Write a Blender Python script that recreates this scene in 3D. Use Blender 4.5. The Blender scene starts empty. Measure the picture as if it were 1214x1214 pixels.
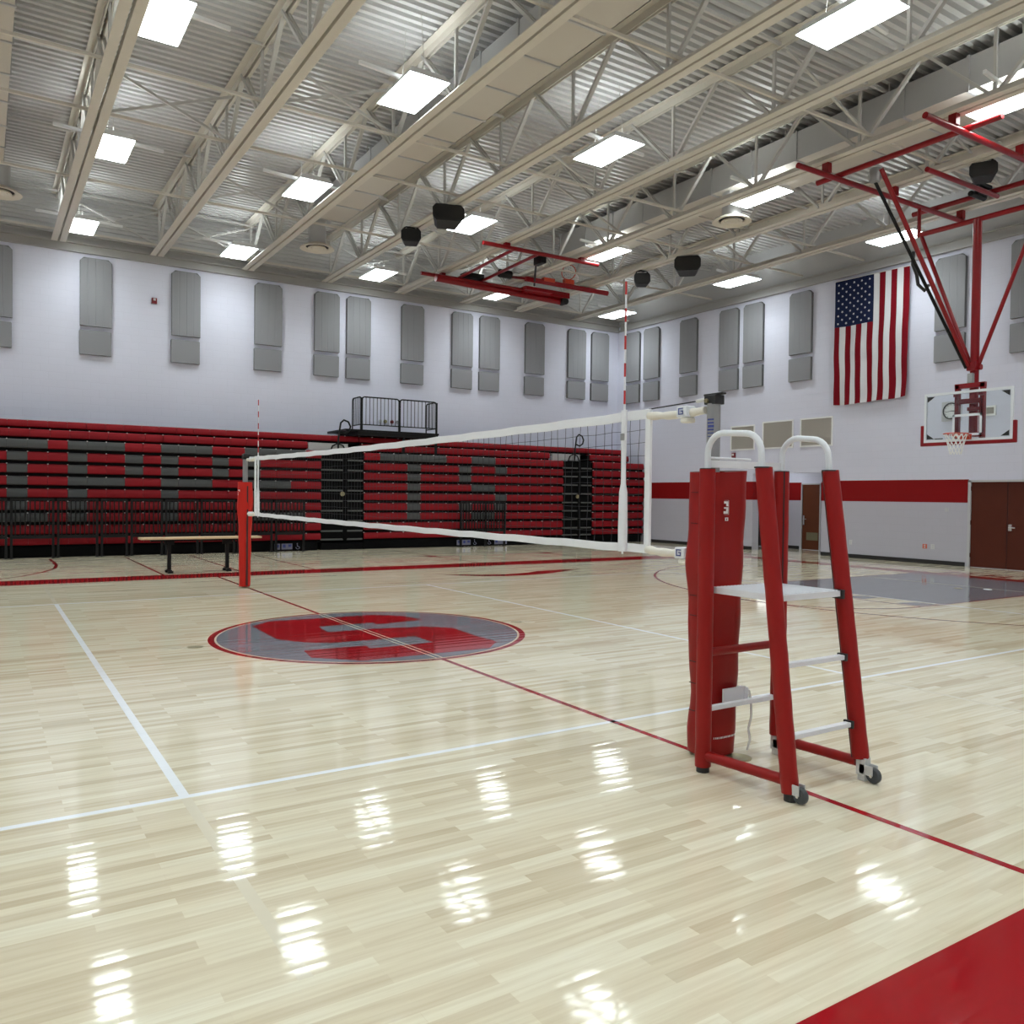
import bpy, math, random
from mathutils import Vector, Matrix
random.seed(7)
S = bpy.context.scene
COL = S.collection
PI = math.pi

# ------------------------------------------------------------------ camera, world, exposure
cam_d = bpy.data.cameras.new('camera'); cam = bpy.data.objects.new('camera', cam_d); COL.objects.link(cam)
CAMLOC = Vector((-4.0025, -9.378, 1.6845)); yaw, pitch, roll = 0.5699, -0.0196, 0.0117
fw = Vector((math.sin(yaw)*math.cos(pitch), math.cos(yaw)*math.cos(pitch), math.sin(pitch)))
rt = Vector((math.cos(yaw), -math.sin(yaw), 0)); up = rt.cross(fw)
r2 = rt*math.cos(roll)+up*math.sin(roll); u2 = -rt*math.sin(roll)+up*math.cos(roll)
cam.matrix_world = Matrix(((r2.x, u2.x, -fw.x, CAMLOC.x), (r2.y, u2.y, -fw.y, CAMLOC.y), (r2.z, u2.z, -fw.z, CAMLOC.z), (0, 0, 0, 1)))
cam_d.sensor_fit = 'HORIZONTAL'; cam_d.sensor_width = 36.0; cam_d.lens = 985.6/1214*36.0
cam_d.clip_start = 0.05; cam_d.clip_end = 200
S.camera = cam
w = bpy.data.worlds.new('world'); S.world = w; w.use_nodes = True
w.node_tree.nodes['Background'].inputs[0].default_value = (.75, .8, .9, 1)
w.node_tree.nodes['Background'].inputs[1].default_value = 0.3
S.view_settings.view_transform = 'Standard'; S.view_settings.look = 'None'
S.view_settings.gamma = 1; S.view_settings.use_curve_mapping = False
S.view_settings.exposure = 0.19
LAMP = 10.0      # radiance of the ceiling light diffusers
LOUVER = 28.0     # watts of each fixture's louvered downlight
UPLAMP = 30.0     # radiance of their open tops
try:
    S.cycles.use_denoising = True
    S.cycles.max_bounces = 8; S.cycles.diffuse_bounces = 5; S.cycles.glossy_bounces = 4
    S.cycles.sample_clamp_indirect = 8.0
    S.cycles.use_light_tree = True
except Exception: pass

# ------------------------------------------------------------------ materials
def mat(name, col, rough=.5, metal=0.0, spec=.5, emit=0, alpha=1, trans=0, coat=0, noise=0, nscale=8, bump=0):
    m = bpy.data.materials.new(name); m.use_nodes = True
    nt = m.node_tree; b = nt.nodes['Principled BSDF']
    c = (*col, 1)
    b.inputs['Base Color'].default_value = c; b.inputs['Roughness'].default_value = rough
    b.inputs['Metallic'].default_value = metal; b.inputs['Specular IOR Level'].default_value = spec
    b.inputs['Alpha'].default_value = alpha; b.inputs['Transmission Weight'].default_value = trans
    b.inputs['Coat Weight'].default_value = coat
    if emit:
        b.inputs['Emission Color'].default_value = c; b.inputs['Emission Strength'].default_value = emit
    if noise or bump:
        tc = nt.nodes.new('ShaderNodeTexCoord'); n = nt.nodes.new('ShaderNodeTexNoise')
        n.inputs['Scale'].default_value = nscale; n.inputs['Detail'].default_value = 4
        nt.links.new(tc.outputs['Object'], n.inputs['Vector'])
        if noise:
            mx = nt.nodes.new('ShaderNodeMix'); mx.data_type = 'RGBA'
            mx.inputs[6].default_value = tuple(v*(1-noise) for v in col)+(1,)
            mx.inputs[7].default_value = tuple(min(1, v*(1+noise)) for v in col)+(1,)
            nt.links.new(n.outputs['Fac'], mx.inputs[0]); nt.links.new(mx.outputs[2], b.inputs['Base Color'])
        if bump:
            bp = nt.nodes.new('ShaderNodeBump'); bp.inputs['Strength'].default_value = bump; bp.inputs['Distance'].default_value = .02
            nt.links.new(n.outputs['Fac'], bp.inputs['Height']); nt.links.new(bp.outputs['Normal'], b.inputs['Normal'])
    return m

def block_wall_mat(name, col):
    """painted concrete block: faint joints"""
    m = mat(name, col, .6, spec=.15); nt = m.node_tree; b = nt.nodes['Principled BSDF']
    tc = nt.nodes.new('ShaderNodeTexCoord'); sx = nt.nodes.new('ShaderNodeSeparateXYZ'); ad = nt.nodes.new('ShaderNodeMath'); ad.operation = 'ADD'
    cb = nt.nodes.new('ShaderNodeCombineXYZ')
    nt.links.new(tc.outputs['Object'], sx.inputs[0])
    nt.links.new(sx.outputs['X'], ad.inputs[0]); nt.links.new(sx.outputs['Y'], ad.inputs[1])
    nt.links.new(ad.outputs[0], cb.inputs['X']); nt.links.new(sx.outputs['Z'], cb.inputs['Y'])
    br = nt.nodes.new('ShaderNodeTexBrick'); br.inputs['Scale'].default_value = 1.0
    br.inputs['Brick Width'].default_value = .406; br.inputs['Row Height'].default_value = .203
    br.inputs['Mortar Size'].default_value = .006; br.inputs['Mortar Smooth'].default_value = .6
    br.inputs['Color1'].default_value = (*col, 1); br.inputs['Color2'].default_value = tuple(v*.985 for v in col)+(1,)
    br.inputs['Mortar'].default_value = tuple(v*.94 for v in col)+(1,)
    nt.links.new(cb.outputs[0], br.inputs['Vector']); nt.links.new(br.outputs['Color'], b.inputs['Base Color'])
    bp = nt.nodes.new('ShaderNodeBump'); bp.inputs['Strength'].default_value = .25; bp.inputs['Distance'].default_value = .01; bp.invert = True
    nt.links.new(br.outputs['Fac'], bp.inputs['Height']); nt.links.new(bp.outputs['Normal'], b.inputs['Normal'])
    return m

PLANK = .064
def gloss_bump(nt, b, strength=1.0):
    """strip-floor finish: every strip is slightly cupped and tilted, so reflections break into stripes"""
    tc = nt.nodes.new('ShaderNodeTexCoord'); sx = nt.nodes.new('ShaderNodeSeparateXYZ')
    nt.links.new(tc.outputs['Object'], sx.inputs[0])
    dv = nt.nodes.new('ShaderNodeMath'); dv.operation = 'DIVIDE'; dv.inputs[1].default_value = PLANK
    nt.links.new(sx.outputs['Y'], dv.inputs[0])
    fl = nt.nodes.new('ShaderNodeMath'); fl.operation = 'FLOOR'; nt.links.new(dv.outputs[0], fl.inputs[0])
    fr = nt.nodes.new('ShaderNodeMath'); fr.operation = 'FRACT'; nt.links.new(dv.outputs[0], fr.inputs[0])
    wn = nt.nodes.new('ShaderNodeTexWhiteNoise'); wn.noise_dimensions = '1D'; nt.links.new(fl.outputs[0], wn.inputs['W'])
    # tilt = (rand-.5)*a + (fract-.5)*c
    a = nt.nodes.new('ShaderNodeMath'); a.operation = 'MULTIPLY_ADD'; a.inputs[1].default_value = .020*strength; a.inputs[2].default_value = -.010*strength
    nt.links.new(wn.outputs['Value'], a.inputs[0])
    c = nt.nodes.new('ShaderNodeMath'); c.operation = 'MULTIPLY_ADD'; c.inputs[1].default_value = .016*strength
    nt.links.new(fr.outputs[0], c.inputs[0])
    c2 = nt.nodes.new('ShaderNodeMath'); c2.operation = 'ADD'; c2.inputs[1].default_value = -.008*strength
    nt.links.new(a.outputs[0], c.inputs[2]); nt.links.new(c.outputs[0], c2.inputs[0])
    cb = nt.nodes.new('ShaderNodeCombineXYZ'); cb.inputs['X'].default_value = 0; cb.inputs['Z'].default_value = 1
    nt.links.new(c2.outputs[0], cb.inputs['Y'])
    nm = nt.nodes.new('ShaderNodeVectorMath'); nm.operation = 'NORMALIZE'
    nt.links.new(cb.outputs[0], nm.inputs[0]); nt.links.new(nm.outputs[0], b.inputs['Normal'])
    return tc

def floor_mat():
    m = mat('maple_strip_floor', (.66, .53, .38), .07, spec=.6); nt = m.node_tree; b = nt.nodes['Principled BSDF']
    tc = gloss_bump(nt, b)
    mp = nt.nodes.new('ShaderNodeMapping'); nt.links.new(tc.outputs['Object'], mp.inputs['Vector'])
    br = nt.nodes.new('ShaderNodeTexBrick'); br.offset = .37; br.inputs['Scale'].default_value = 1
    br.inputs['Brick Width'].default_value = .83; br.inputs['Row Height'].default_value = PLANK
    br.inputs['Mortar Size'].default_value = .0009; br.inputs['Mortar Smooth'].default_value = .3; br.inputs['Bias'].default_value = 0.0
    br.inputs['Color1'].default_value = (0, 0, 0, 1); br.inputs['Color2'].default_value = (1, 1, 1, 1); br.inputs['Mortar'].default_value = (.3, .3, .3, 1)
    nt.links.new(mp.outputs[0], br.inputs['Vector'])
    rp = nt.nodes.new('ShaderNodeValToRGB')
    cr = rp.color_ramp; cr.elements[0].position = 0; cr.elements[0].color = (.63, .545, .395, 1); cr.elements[1].position = 1; cr.elements[1].color = (.82, .775, .62, 1)
    e = cr.elements.new(.22); e.color = (.715, .64, .48, 1); e = cr.elements.new(.6); e.color = (.77, .705, .54, 1)
    nt.links.new(br.outputs['Color'], rp.inputs[0])
    # grain
    mg = nt.nodes.new('ShaderNodeMapping'); mg.inputs['Scale'].default_value = (1.2, 24, 1); nt.links.new(tc.outputs['Object'], mg.inputs['Vector'])
    n = nt.nodes.new('ShaderNodeTexNoise'); n.inputs['Scale'].default_value = 1.6; n.inputs['Detail'].default_value = 6; nt.links.new(mg.outputs[0], n.inputs['Vector'])
    r2_ = nt.nodes.new('ShaderNodeValToRGB'); r2_.color_ramp.elements[0].position = .3; r2_.color_ramp.elements[0].color = (.86, .82, .77, 1)
    r2_.color_ramp.elements[1].position = .62; r2_.color_ramp.elements[1].color = (1, 1, 1, 1)
    nt.links.new(n.outputs['Fac'], r2_.inputs[0])
    mx = nt.nodes.new('ShaderNodeMix'); mx.data_type = 'RGBA'; mx.blend_type = 'MULTIPLY'; mx.inputs[0].default_value = .8
    nt.links.new(rp.outputs[0], mx.inputs[6]); nt.links.new(r2_.outputs[0], mx.inputs[7]); nt.links.new(mx.outputs[2], b.inputs['Base Color'])
    return m

def paint_mat(name, col):
    m = mat(name, col, .07, spec=.6); gloss_bump(m.node_tree, m.node_tree.nodes['Principled BSDF']); return m

M = {}
M['floor'] = floor_mat()
M['p_red'] = paint_mat('floor_paint_red', (.33, .007, .012)); M['p_white'] = paint_mat('floor_paint_white', (.88, .91, .95))
M['p_gray'] = paint_mat('floor_paint_gray', (.20, .21, .245)); M['p_cream'] = paint_mat('floor_paint_cream', (.72, .66, .52)); M['p_darkred'] = paint_mat('floor_paint_dark_red', (.28, .010, .02))
M['wall'] = block_wall_mat('painted_block_white', (.665, .672, .785)); M['wall_red'] = block_wall_mat('painted_block_red', (.235, .0045, .0055))
M['wall_low'] = block_wall_mat('painted_block_gray', (.48, .47, .535))
M['black'] = mat('black_rubber', (.012, .012, .013), .5); M['blackmetal'] = mat('black_metal', (.006, .006, .0065), .5, spec=.25)
M['deck'] = mat('painted_steel_deck', (.53, .525, .52), .34, spec=.6, noise=.05, nscale=.6); M['ledge'] = mat('grey_ledge', (.42, .41, .4), .6); M['upperwall'] = mat('grey_upper_wall', (.41, .405, .41), .6); M['trimgray'] = mat('grey_painted_channel', (.36, .352, .34), .5)
M['cream'] = mat('cream_painted_steel', (.62, .58, .515), .45, noise=.03); M['joistweb'] = mat('gray_cream_steel', (.53, .515, .495), .45)
M['duct'] = mat('galvanized_duct', (.50, .50, .51), .35, metal=.35, noise=.06, nscale=1.5); M['ductpaint'] = mat('painted_duct_bottom', (.55, .51, .46), .5)
M['lampwhite'] = mat('white_fixture_metal', (.8, .8, .8), .4)
M['lamp'] = mat('lit_diffuser', (.915, 1, 1), .5, emit=LAMP); M['alcove_fill'] = mat('alcove_fill_glow', (.92, 1, 1), .5, emit=6); M['uplamp'] = mat('lit_lamp_top', (.92, 1, 1), .5, emit=UPLAMP)  # the alcove material is an added fill glow, not a known fixture
M['panel'] = mat('gray_acoustic_fabric', (.262, .262, .280), .85, spec=.1); M['panel_edge_shade'] = mat('gray_acoustic_edge_shade', (.13, .132, .136), .85)  # edge is the panel gray darkened to carry the shadow along its bottom
M['seat_red'] = mat('red_seat_plastic', (.245, .0065, .012), .5, spec=.18, noise=.05, nscale=3); M['seat_gray'] = mat('gray_seat_plastic', (.075, .078, .079), .5, spec=.2)
M['bleach_dark'] = mat('bleacher_dark_steel', (.004, .004, .0045), .8, spec=.08); M['bleach_step'] = mat('aisle_step_edge', (.085, .088, .085), .5); M['clip'] = mat('seat_clip_white', (.55, .5, .5), .4)
M['deckgray'] = mat('gray_deck_panel', (.45, .46, .47), .5)
M['pad'] = mat('red_vinyl_pad', (.285, .0075, .006), .42, spec=.28, noise=.06, nscale=5, bump=.25); M['pad2'] = mat('orange_red_vinyl_pad', (.50, .016, .009), .45, spec=.25, bump=.3, nscale=6)
M['seam'] = mat('dark_seam', (.05, .01, .01), .7)
M['wtape'] = mat('white_net_tape', (.80, .81, .85), .65, noise=.03, nscale=10); M['cream_tape'] = mat('cream_net_tape', (.76, .73, .66), .7)
M['netcord'] = mat('black_net_cord', (.02, .02, .025), .7)
M['alu'] = mat('gray_aluminium', (.33, .33, .33), .35, metal=.5); M['whitepaint'] = mat('white_powder_coat', (.74, .77, .82), .35); M['whitestep'] = mat('white_ribbed_step', (.74, .75, .79), .45)
M['signplate'] = mat('dull_sign_plate', (.20, .20, .29), .5); M['blue'] = mat('blue_print', (.05, .07, .28), .5); M['red_stripe'] = mat('antenna_red', (.5, .02, .02), .4)
M['hoopred'] = mat('red_painted_steel', (.23, .0045, .008), .28, spec=.35); M['rim'] = mat('orange_rim', (.62, .07, .03), .4)
M['ropew'] = mat('white_rope', (.84, .84, .83), .8); M['chrome'] = mat('chrome', (.7, .7, .7), .2, metal=.9); M['castergray'] = mat('caster_bracket', (.6, .6, .6), .35, metal=.3); M['wheelgray'] = mat('dark_rubber_wheel', (.05, .055, .06), .5)
M['wood_door'] = mat('dark_red_wood_door', (.085, .018, .009), .45, spec=.2, noise=.12, nscale=3); M['wood_door2'] = mat('brown_wood_door', (.12, .036, .015), .45, spec=.2, noise=.1, nscale=3)
M['frame'] = mat('door_frame_gray', (.5, .5, .52), .45); M['brass'] = mat('brass_plate', (.32, .28, .16), .35, metal=.6); M['kick'] = mat('kick_plate', (.22, .2, .12), .4, metal=.4)
M['tabletop'] = mat('pale_wood_top', (.66, .5, .3), .4, noise=.06); M['speaker'] = mat('black_speaker', (.012, .013, .016), .55)
M['f_red'] = mat('flag_red', (.185, .006, .013), .85, spec=.1); M['f_white'] = mat('flag_white', (.66, .66, .69), .85, spec=.1); M['f_blue'] = mat('flag_blue', (.012, .018, .055), .85, spec=.1)
M['grille'] = mat('tan_grille', (.42, .39, .35), .6); M['plate'] = mat('wall_plate', (.6, .6, .6), .5); M['alarm'] = mat('alarm_red', (.18, .012, .02), .4); M['outlet_red'] = mat('outlet_red', (.6, .12, .06), .5)
M['clockface'] = mat('clock_face', (.8, .82, .82), .4); M['diff'] = mat('cream_diffuser', (.68, .63, .54), .5); M['diffdark'] = mat('diffuser_slot', (.03, .03, .03), .7)
M['lit_glass'] = mat('lit_window_glass', (1, 1, .97), .3, emit=1.0); M['darkdoor'] = mat('dark_gray_door', (.03, .032, .036), .45); M['pole_trim'] = mat('pad_white_print', (.8, .8, .8), .6)
g = mat('backboard_glass', (.90, .95, .95), .03, spec=.5, trans=1.0); g.node_tree.nodes['Principled BSDF'].inputs['IOR'].default_value = 1.0
M['glass'] = g; 
# thin clear glass: mostly transparent with a faint reflection
nt = g.node_tree; b = nt.nodes['Principled BSDF']; out = [n for n in nt.nodes if n.type == 'OUTPUT_MATERIAL'][0]
tr = nt.nodes.new('ShaderNodeBsdfTransparent'); tr.inputs[0].default_value = (.95, .98, .98, 1)
gl = nt.nodes.new('ShaderNodeBsdfGlossy'); gl.inputs['Roughness'].default_value = .05
fr = nt.nodes.new('ShaderNodeFresnel'); fr.inputs[0].default_value = 1.45
ms = nt.nodes.new('ShaderNodeMixShader'); nt.links.new(fr.outputs[0], ms.inputs[0]); nt.links.new(tr.outputs[0], ms.inputs[1]); nt.links.new(gl.outputs[0], ms.inputs[2]); nt.links.new(ms.outputs[0], out.inputs[0])
nt.nodes.remove(b)

# ------------------------------------------------------------------ mesh helpers
OFF = {}
class MB:
    def __init__(s): s.v = []; s.f = []; s.m = []
    def add(s, vs, fs, mi=0):
        o = len(s.v); s.v += [tuple(v) for v in vs]; s.f += [tuple(i+o for i in f) for f in fs]
        s.m += ([mi]*len(fs) if isinstance(mi, int) else list(mi)); return s
    def box(s, x0, x1, y0, y1, z0, z1, mi=0):
        vs = [(x, y, z) for z in (z0, z1) for y in (y0, y1) for x in (x0, x1)]
        return s.add(vs, [(0, 2, 3, 1), (4, 5, 7, 6), (0, 1, 5, 4), (2, 6, 7, 3), (0, 4, 6, 2), (1, 3, 7, 5)], mi)
    def bar(s, p, q, a, b_, mi=0, upv=(0, 0, 1)):
        """rectangular bar from p to q, a wide across, b_ deep along up"""
        p = Vector(p); q = Vector(q); d = (q-p).normalized(); u_ = Vector(upv)
        x = d.cross(u_)
        if x.length < 1e-4: x = d.cross(Vector((0, 1, 0)))
        x.normalize(); y = x.cross(d)
        vs = [c+x*a/2*i+y*b_/2*j for c in (p, q) for (i, j) in ((-1, -1), (1, -1), (1, 1), (-1, 1))]
        return s.add(vs, [(3, 2, 1, 0), (4, 5, 6, 7)]+[(i, (i+1) % 4, 4+(i+1) % 4, 4+i) for i in range(4)], mi)
    def tube(s, pts, r, n=10, mi=0, cap=True, closed=False, r2=None):
        pts = [Vector(p) for p in pts]; N = len(pts); rings = []
        up0 = None
        for i, p in enumerate(pts):
            if closed: t = pts[(i+1) % N]-pts[i-1]
            else: t = pts[min(i+1, N-1)]-pts[max(i-1, 0)]
            t.normalize()
            if up0 is None:
                up0 = t.orthogonal().normalized()
            u_ = (up0-t*up0.dot(t)).normalized(); up0 = u_; v_ = t.cross(u_)
            rr = r[i] if isinstance(r, (list, tuple)) else r
            rings.append([p+u_*rr*math.cos(2*PI*k/n)+v_*rr*math.sin(2*PI*k/n) for k in range(n)])
        o = len(s.v); fs = []
        for ring in rings: s.v += [tuple(v) for v in ring]
        for i in range(N if closed else N-1):
            j = (i+1) % N
            for k in range(n): fs.append((o+i*n+k, o+i*n+(k+1) % n, o+j*n+(k+1) % n, o+j*n+k))
        if cap and not closed:
            fs.append(tuple(o+k for k in reversed(range(n)))); fs.append(tuple(o+(N-1)*n+k for k in range(n)))
        s.f += fs; s.m += [mi]*len(fs); return s
    def lathe(s, c, prof, n=24, mi=0, axis='z'):
        """prof: list of (r, h); mi may be a list per band"""
        c = Vector(c); o = len(s.v)
        for (r, h) in prof:
            for k in range(n):
                a = 2*PI*k/n; p = (r*math.cos(a), r*math.sin(a), h)
                if axis == 'x': p = (p[2], p[0], p[1])
                if axis == 'y': p = (p[0], p[2], p[1])
                s.v.append(tuple(c+Vector(p)))
        for i in range(len(prof)-1):
            for k in range(n):
                s.f.append((o+i*n+k, o+i*n+(k+1) % n, o+(i+1)*n+(k+1) % n, o+(i+1)*n+k)); s.m.append(mi[i] if isinstance(mi, list) else mi)
        return s
    def poly(s, pts, mi=0): return s.add(pts, [tuple(range(len(pts)))], mi)
    def prism(s, pts, d, mi=0):
        """extrude planar polygon pts by vector d"""
        n = len(pts); d = Vector(d); P = [Vector(p) for p in pts]
        return s.add(P+[p+d for p in P], [tuple(reversed(range(n))), tuple(n+i for i in range(n))]+[(i, (i+1) % n, n+(i+1) % n, n+i) for i in range(n)], mi)
    def rot(s, c, R):
        c = Vector(c); s.v = [tuple(c+R @ (Vector(v)-c)) for v in s.v]; return s
    def build(s, name, mats, parent=None, smooth=None, bevel=0):
        off = OFF.get(parent, Vector((0, 0, 0))) if parent else Vector((0, 0, 0))
        me = bpy.data.meshes.new(name)
        me.from_pydata([tuple(Vector(v)-off) for v in s.v], [], s.f)
        ml = mats if isinstance(mats, (list, tuple)) else [mats]
        for m_ in ml: me.materials.append(M[m_] if isinstance(m_, str) else m_)
        me.polygons.foreach_set('material_index', s.m)
        if smooth is not None:
            me.polygons.foreach_set('use_smooth', [True]*len(me.polygons))
            try: me.set_sharp_from_angle(angle=math.radians(smooth))
            except Exception: pass
        me.update()
        o = bpy.data.objects.new(name, me); COL.objects.link(o)
        OFF[o] = off.copy()
        if parent is not None: o.parent = parent
        if bevel:
            md = o.modifiers.new('bevel', 'BEVEL'); md.width = bevel; md.segments = 2; md.limit_method = 'ANGLE'
        return o

def thing(name, label, cat, loc=(0, 0, 0), group=None):
    o = bpy.data.objects.new(name, None); COL.objects.link(o); o.location = loc; o.empty_display_size = .1
    OFF[o] = Vector(loc); tag(o, label, cat, group); return o
def tag(o, label, cat, group=None):
    o['label'] = label; o['category'] = cat
    if group: o['group'] = group
    return o
def struct(o): o['kind'] = 'structure'; return o
def dup(root, delta, label=None):
    r = root.copy(); COL.objects.link(r); r.location = root.location+Vector(delta)
    OFF[r] = OFF[root]+Vector(delta)
    if label: r['label'] = label
    for ch in [c for c in COL.objects if c.parent == root]:
        c2 = ch.copy(); COL.objects.link(c2); c2.parent = r
        for gch in [c for c in COL.objects if c.parent == ch]:
            g2 = gch.copy(); COL.objects.link(g2); g2.parent = c2
    return r
ORD = ['first', 'second', 'third', 'fourth', 'fifth', 'sixth', 'seventh', 'eighth', 'ninth', 'tenth', 'eleventh', 'twelfth', 'thirteenth']

# ------------------------------------------------------------------ room shell
YN, XE, XW, YS = 16.24, 17.32, -17.32, -16.24
ZT = 8.16; ZL = 8.66
# floor with its painted court markings in one mesh (paint lies a fraction of a millimetre above the boards)
fl = MB(); FM = ['floor', 'p_red', 'p_white', 'p_gray', 'p_cream', 'p_darkred']
fl.add([(XW-.3, YS-.3, 0), (XE+2.6, YS-.3, 0), (XE+2.6, YN+.3, 0), (XW-.3, YN+.3, 0)], [(0, 1, 2, 3)], 0)
L1, L2, L3, L4 = .0006, .0012, .0018, .0024
def frect(x0, x1, y0, y1, z, mi): fl.poly([(x0, y0, z), (x1, y0, z), (x1, y1, z), (x0, y1, z)], mi)
def fline(p, q, wd, z, mi):
    p = Vector((p[0], p[1], z)); q = Vector((q[0], q[1], z)); d = (q-p).normalized(); n = Vector((-d.y, d.x, 0))*wd/2
    fl.poly([p-n, q-n, q+n, p+n], mi)
def fpath(pts, wd, z, mi):
    pts = [Vector((p[0], p[1], z)) for p in pts]; L = []; R = []
    for i, p in enumerate(pts):
        d = (pts[min(i+1, len(pts)-1)]-pts[max(i-1, 0)]).normalized(); n = Vector((-d.y, d.x, 0))*wd/2
        L.append(p+n); R.append(p-n)
    for i in range(len(pts)-1): fl.poly([R[i], R[i+1], L[i+1], L[i]], mi)
def arcpts(cx, cy, r, a0, a1, n=48): return [(cx+r*math.cos(a0+(a1-a0)*i/n), cy+r*math.sin(a0+(a1-a0)*i/n)) for i in range(n+1)]
def fdisc(cx, cy, r, z, mi, n=96): fl.poly([(cx+r*math.cos(2*PI*i/n), cy+r*math.sin(2*PI*i/n), z) for i in range(n)], mi)
# sidelines, end lines
for s in (-1, 1):
    frect(-14.9, 15.7, min(s*7.66, s*8.52), max(s*7.66, s*8.52), L1, 1)
frect(14.33, 14.85, -7.66, 7.66, L1, 1); frect(-14.85, -14.33, -7.66, 7.66, L1, 1)
frect(15.62, 15.70, -8.52, 8.52, L1, 5)
# blurred lettering blocks of the end wall line
for y0, y1 in ((1.0, 1.55), (.15, .7), (-.7, -.15), (-1.55, -1.0)):
    frect(14.95, 15.5, y0, y0+.16, L1, 1); frect(14.95, 15.5, y1-.16, y1, L1, 1); frect(15.15, 15.3, y0, y1, L2, 5)
# halfway line
for (a, b_) in ((-7.66, -1.86), (1.86, 7.66)): frect(-.026, .026, a, b_, L1, 1)
fpath(arcpts(0, 0, 1.83, 0, 2*PI, 128), .07, L1, 1); fdisc(0, 0, 1.797, L1, 4); fdisc(0, 0, 1.772, L2, 3)
SP = [(-1.11, 1.17), (-.83, 1.46), (.62, 1.40), (.94, 1.09), (1.02, .65), (.32, .58), (.34, .74), (-.40, .75), (-.44, .29), (.13, .27), (.75, .14), (1.05, -.12), (1.0, -.87), (1.02, -1.25), (.73, -1.56), (-.75, -1.53), (-1.14, -1.13), (-1.08, -.72), (-.40, -.76), (-.41, -.95), (.36, -.94), (.35, -.47), (-.67, -.43), (-.93, -.23), (-1.12, .1)]
fl.poly([(x, y, L3) for x, y in reversed(SP)], 1)
for x in (-.033, .033): frect(x-.008, x+.008, -1.772, 1.772, L4, 4)
# volleyball court
for y in (-4.572, 4.572): frect(-9.144, 9.144, y-.025, y+.025, L1, 2)
for x in (-9.144, 9.144): frect(x-.025, x+.025, -4.572, 4.572, L3, 2)
for x in (-3.048, 3.048):
    frect(x-.027, x+.027, -4.547, 4.547, L1, 2); frect(x-.027, x+.027, 4.6, 7.66, L1, 4); frect(x-.027, x+.027, -6.6, -4.6, L1, 4)
# keys and arcs, both ends
for s in (1, -1):
    def sx(a, b_): return (min(s*a, s*b_), max(s*a, s*b_))
    frect(*sx(9.144, 14.33), -1.83, 1.83, L1, 3)
    for y in (-1.83, 1.83): frect(*sx(8.53, 14.33), y-.025, y+.025, L2, 1)
    frect(*sx(8.505, 8.555), -1.83, 1.83, L2, 1)
    frect(*sx(12.36, 12.41), -1.83, 1.83, L2, 4)
    for y0, y1 in ((-1.78, -1.35), (-.75, -.35), (.2, .55), (1.1, 1.5)):
        fl.poly([(s*8.62, y0, L1), (s*9.06, y0, L1), (s*9.06, y1-.1, L1), (s*8.75, y1, L1), (s*8.62, y1, L1)][::s], 3)
    fpath(arcpts(s*8.53, 0, 1.83, PI/2 if s > 0 else -PI/2, 3*PI/2 if s > 0 else PI/2), .05, L2, 1)
    fpath([(s*14.33, s*6.02), (s*12.74, s*6.02)]+arcpts(s*12.74, 0, 6.02, PI/2 if s > 0 else -PI/2, 3*PI/2 if s > 0 else PI/2, 64)+[(s*12.74, -s*6.02), (s*14.33, -s*6.02)], .05, L2, 1)
# lines towards the bleachers
for x, y0, y1 in ((-.87, 8.52, 13.85), (.7, 8.52, 13.8), (2.26, 8.52, 13.2), (6.5, 8.52, 13.3), (10.12, 8.52, 12.2)): frect(x-.025, x+.025, y0, y1, L1, 1)
for x, y in ((6.4, 10.98), (10.16, 10.8)): fl.poly([(x-.16, y-.25, L2), (x+.14, y-.2, L2), (x+.2, y+.25, L2), (x-.12, y+.2, L2)], 1)
fpath([(-2.55, 13.85), (-2.54, 12.67), (-2.54, 11.9), (-2.64, 11.0), (-2.92, 10.16), (-3.3, 9.4), (-3.9, 8.75), (-4.2, 8.52)], .07, L1, 1)
LG = [(4.22, 6.13), (4.7, 5.98), (4.96, 5.80), (5.48, 5.66), (6.11, 5.76), (6.54, 6.0), (6.89, 6.02), (7.35, 6.05), (7.8, 6.05), (7.1, 5.72), (6.67, 5.50), (6.27, 5.36), (5.78, 5.30), (5.3, 5.32), (4.86, 5.50), (4.5, 5.80)]
fl.poly([(x, y, L2) for x, y in reversed(LG)], 1)
struct(fl.build('floor', FM))

def wall_quad(mb, p0, p1, z0, z1, mi=0): mb.poly([(p0[0], p0[1], z0), (p1[0], p1[1], z0), (p1[0], p1[1], z1), (p0[0], p0[1], z1)], mi)
# bleacher-side wall
mb = MB(); mb.box(XW-.3, XE, YN, YN+.3, 0, ZL); struct(mb.build('wall_north', ['wall']))
mb = MB(); zc = ZL-.02; pr = []
while zc < 9.72:
    pr += [(YN+.02, zc), (YN+.02, zc+.055), (YN+.06, zc+.065), (YN+.06, zc+.105)]; zc += .115
mb.add([(xx, yy, zz) for (yy, zz) in pr for xx in (XW-.3, XE)], [(2*i+1, 2*i, 2*i+2, 2*i+3) for i in range(len(pr)-1)])
mb.box(XW-.3, XE, YN+.08, YN+.3, ZL, 9.95); struct(mb.build('wall_north_upper', ['deck']))
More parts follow.
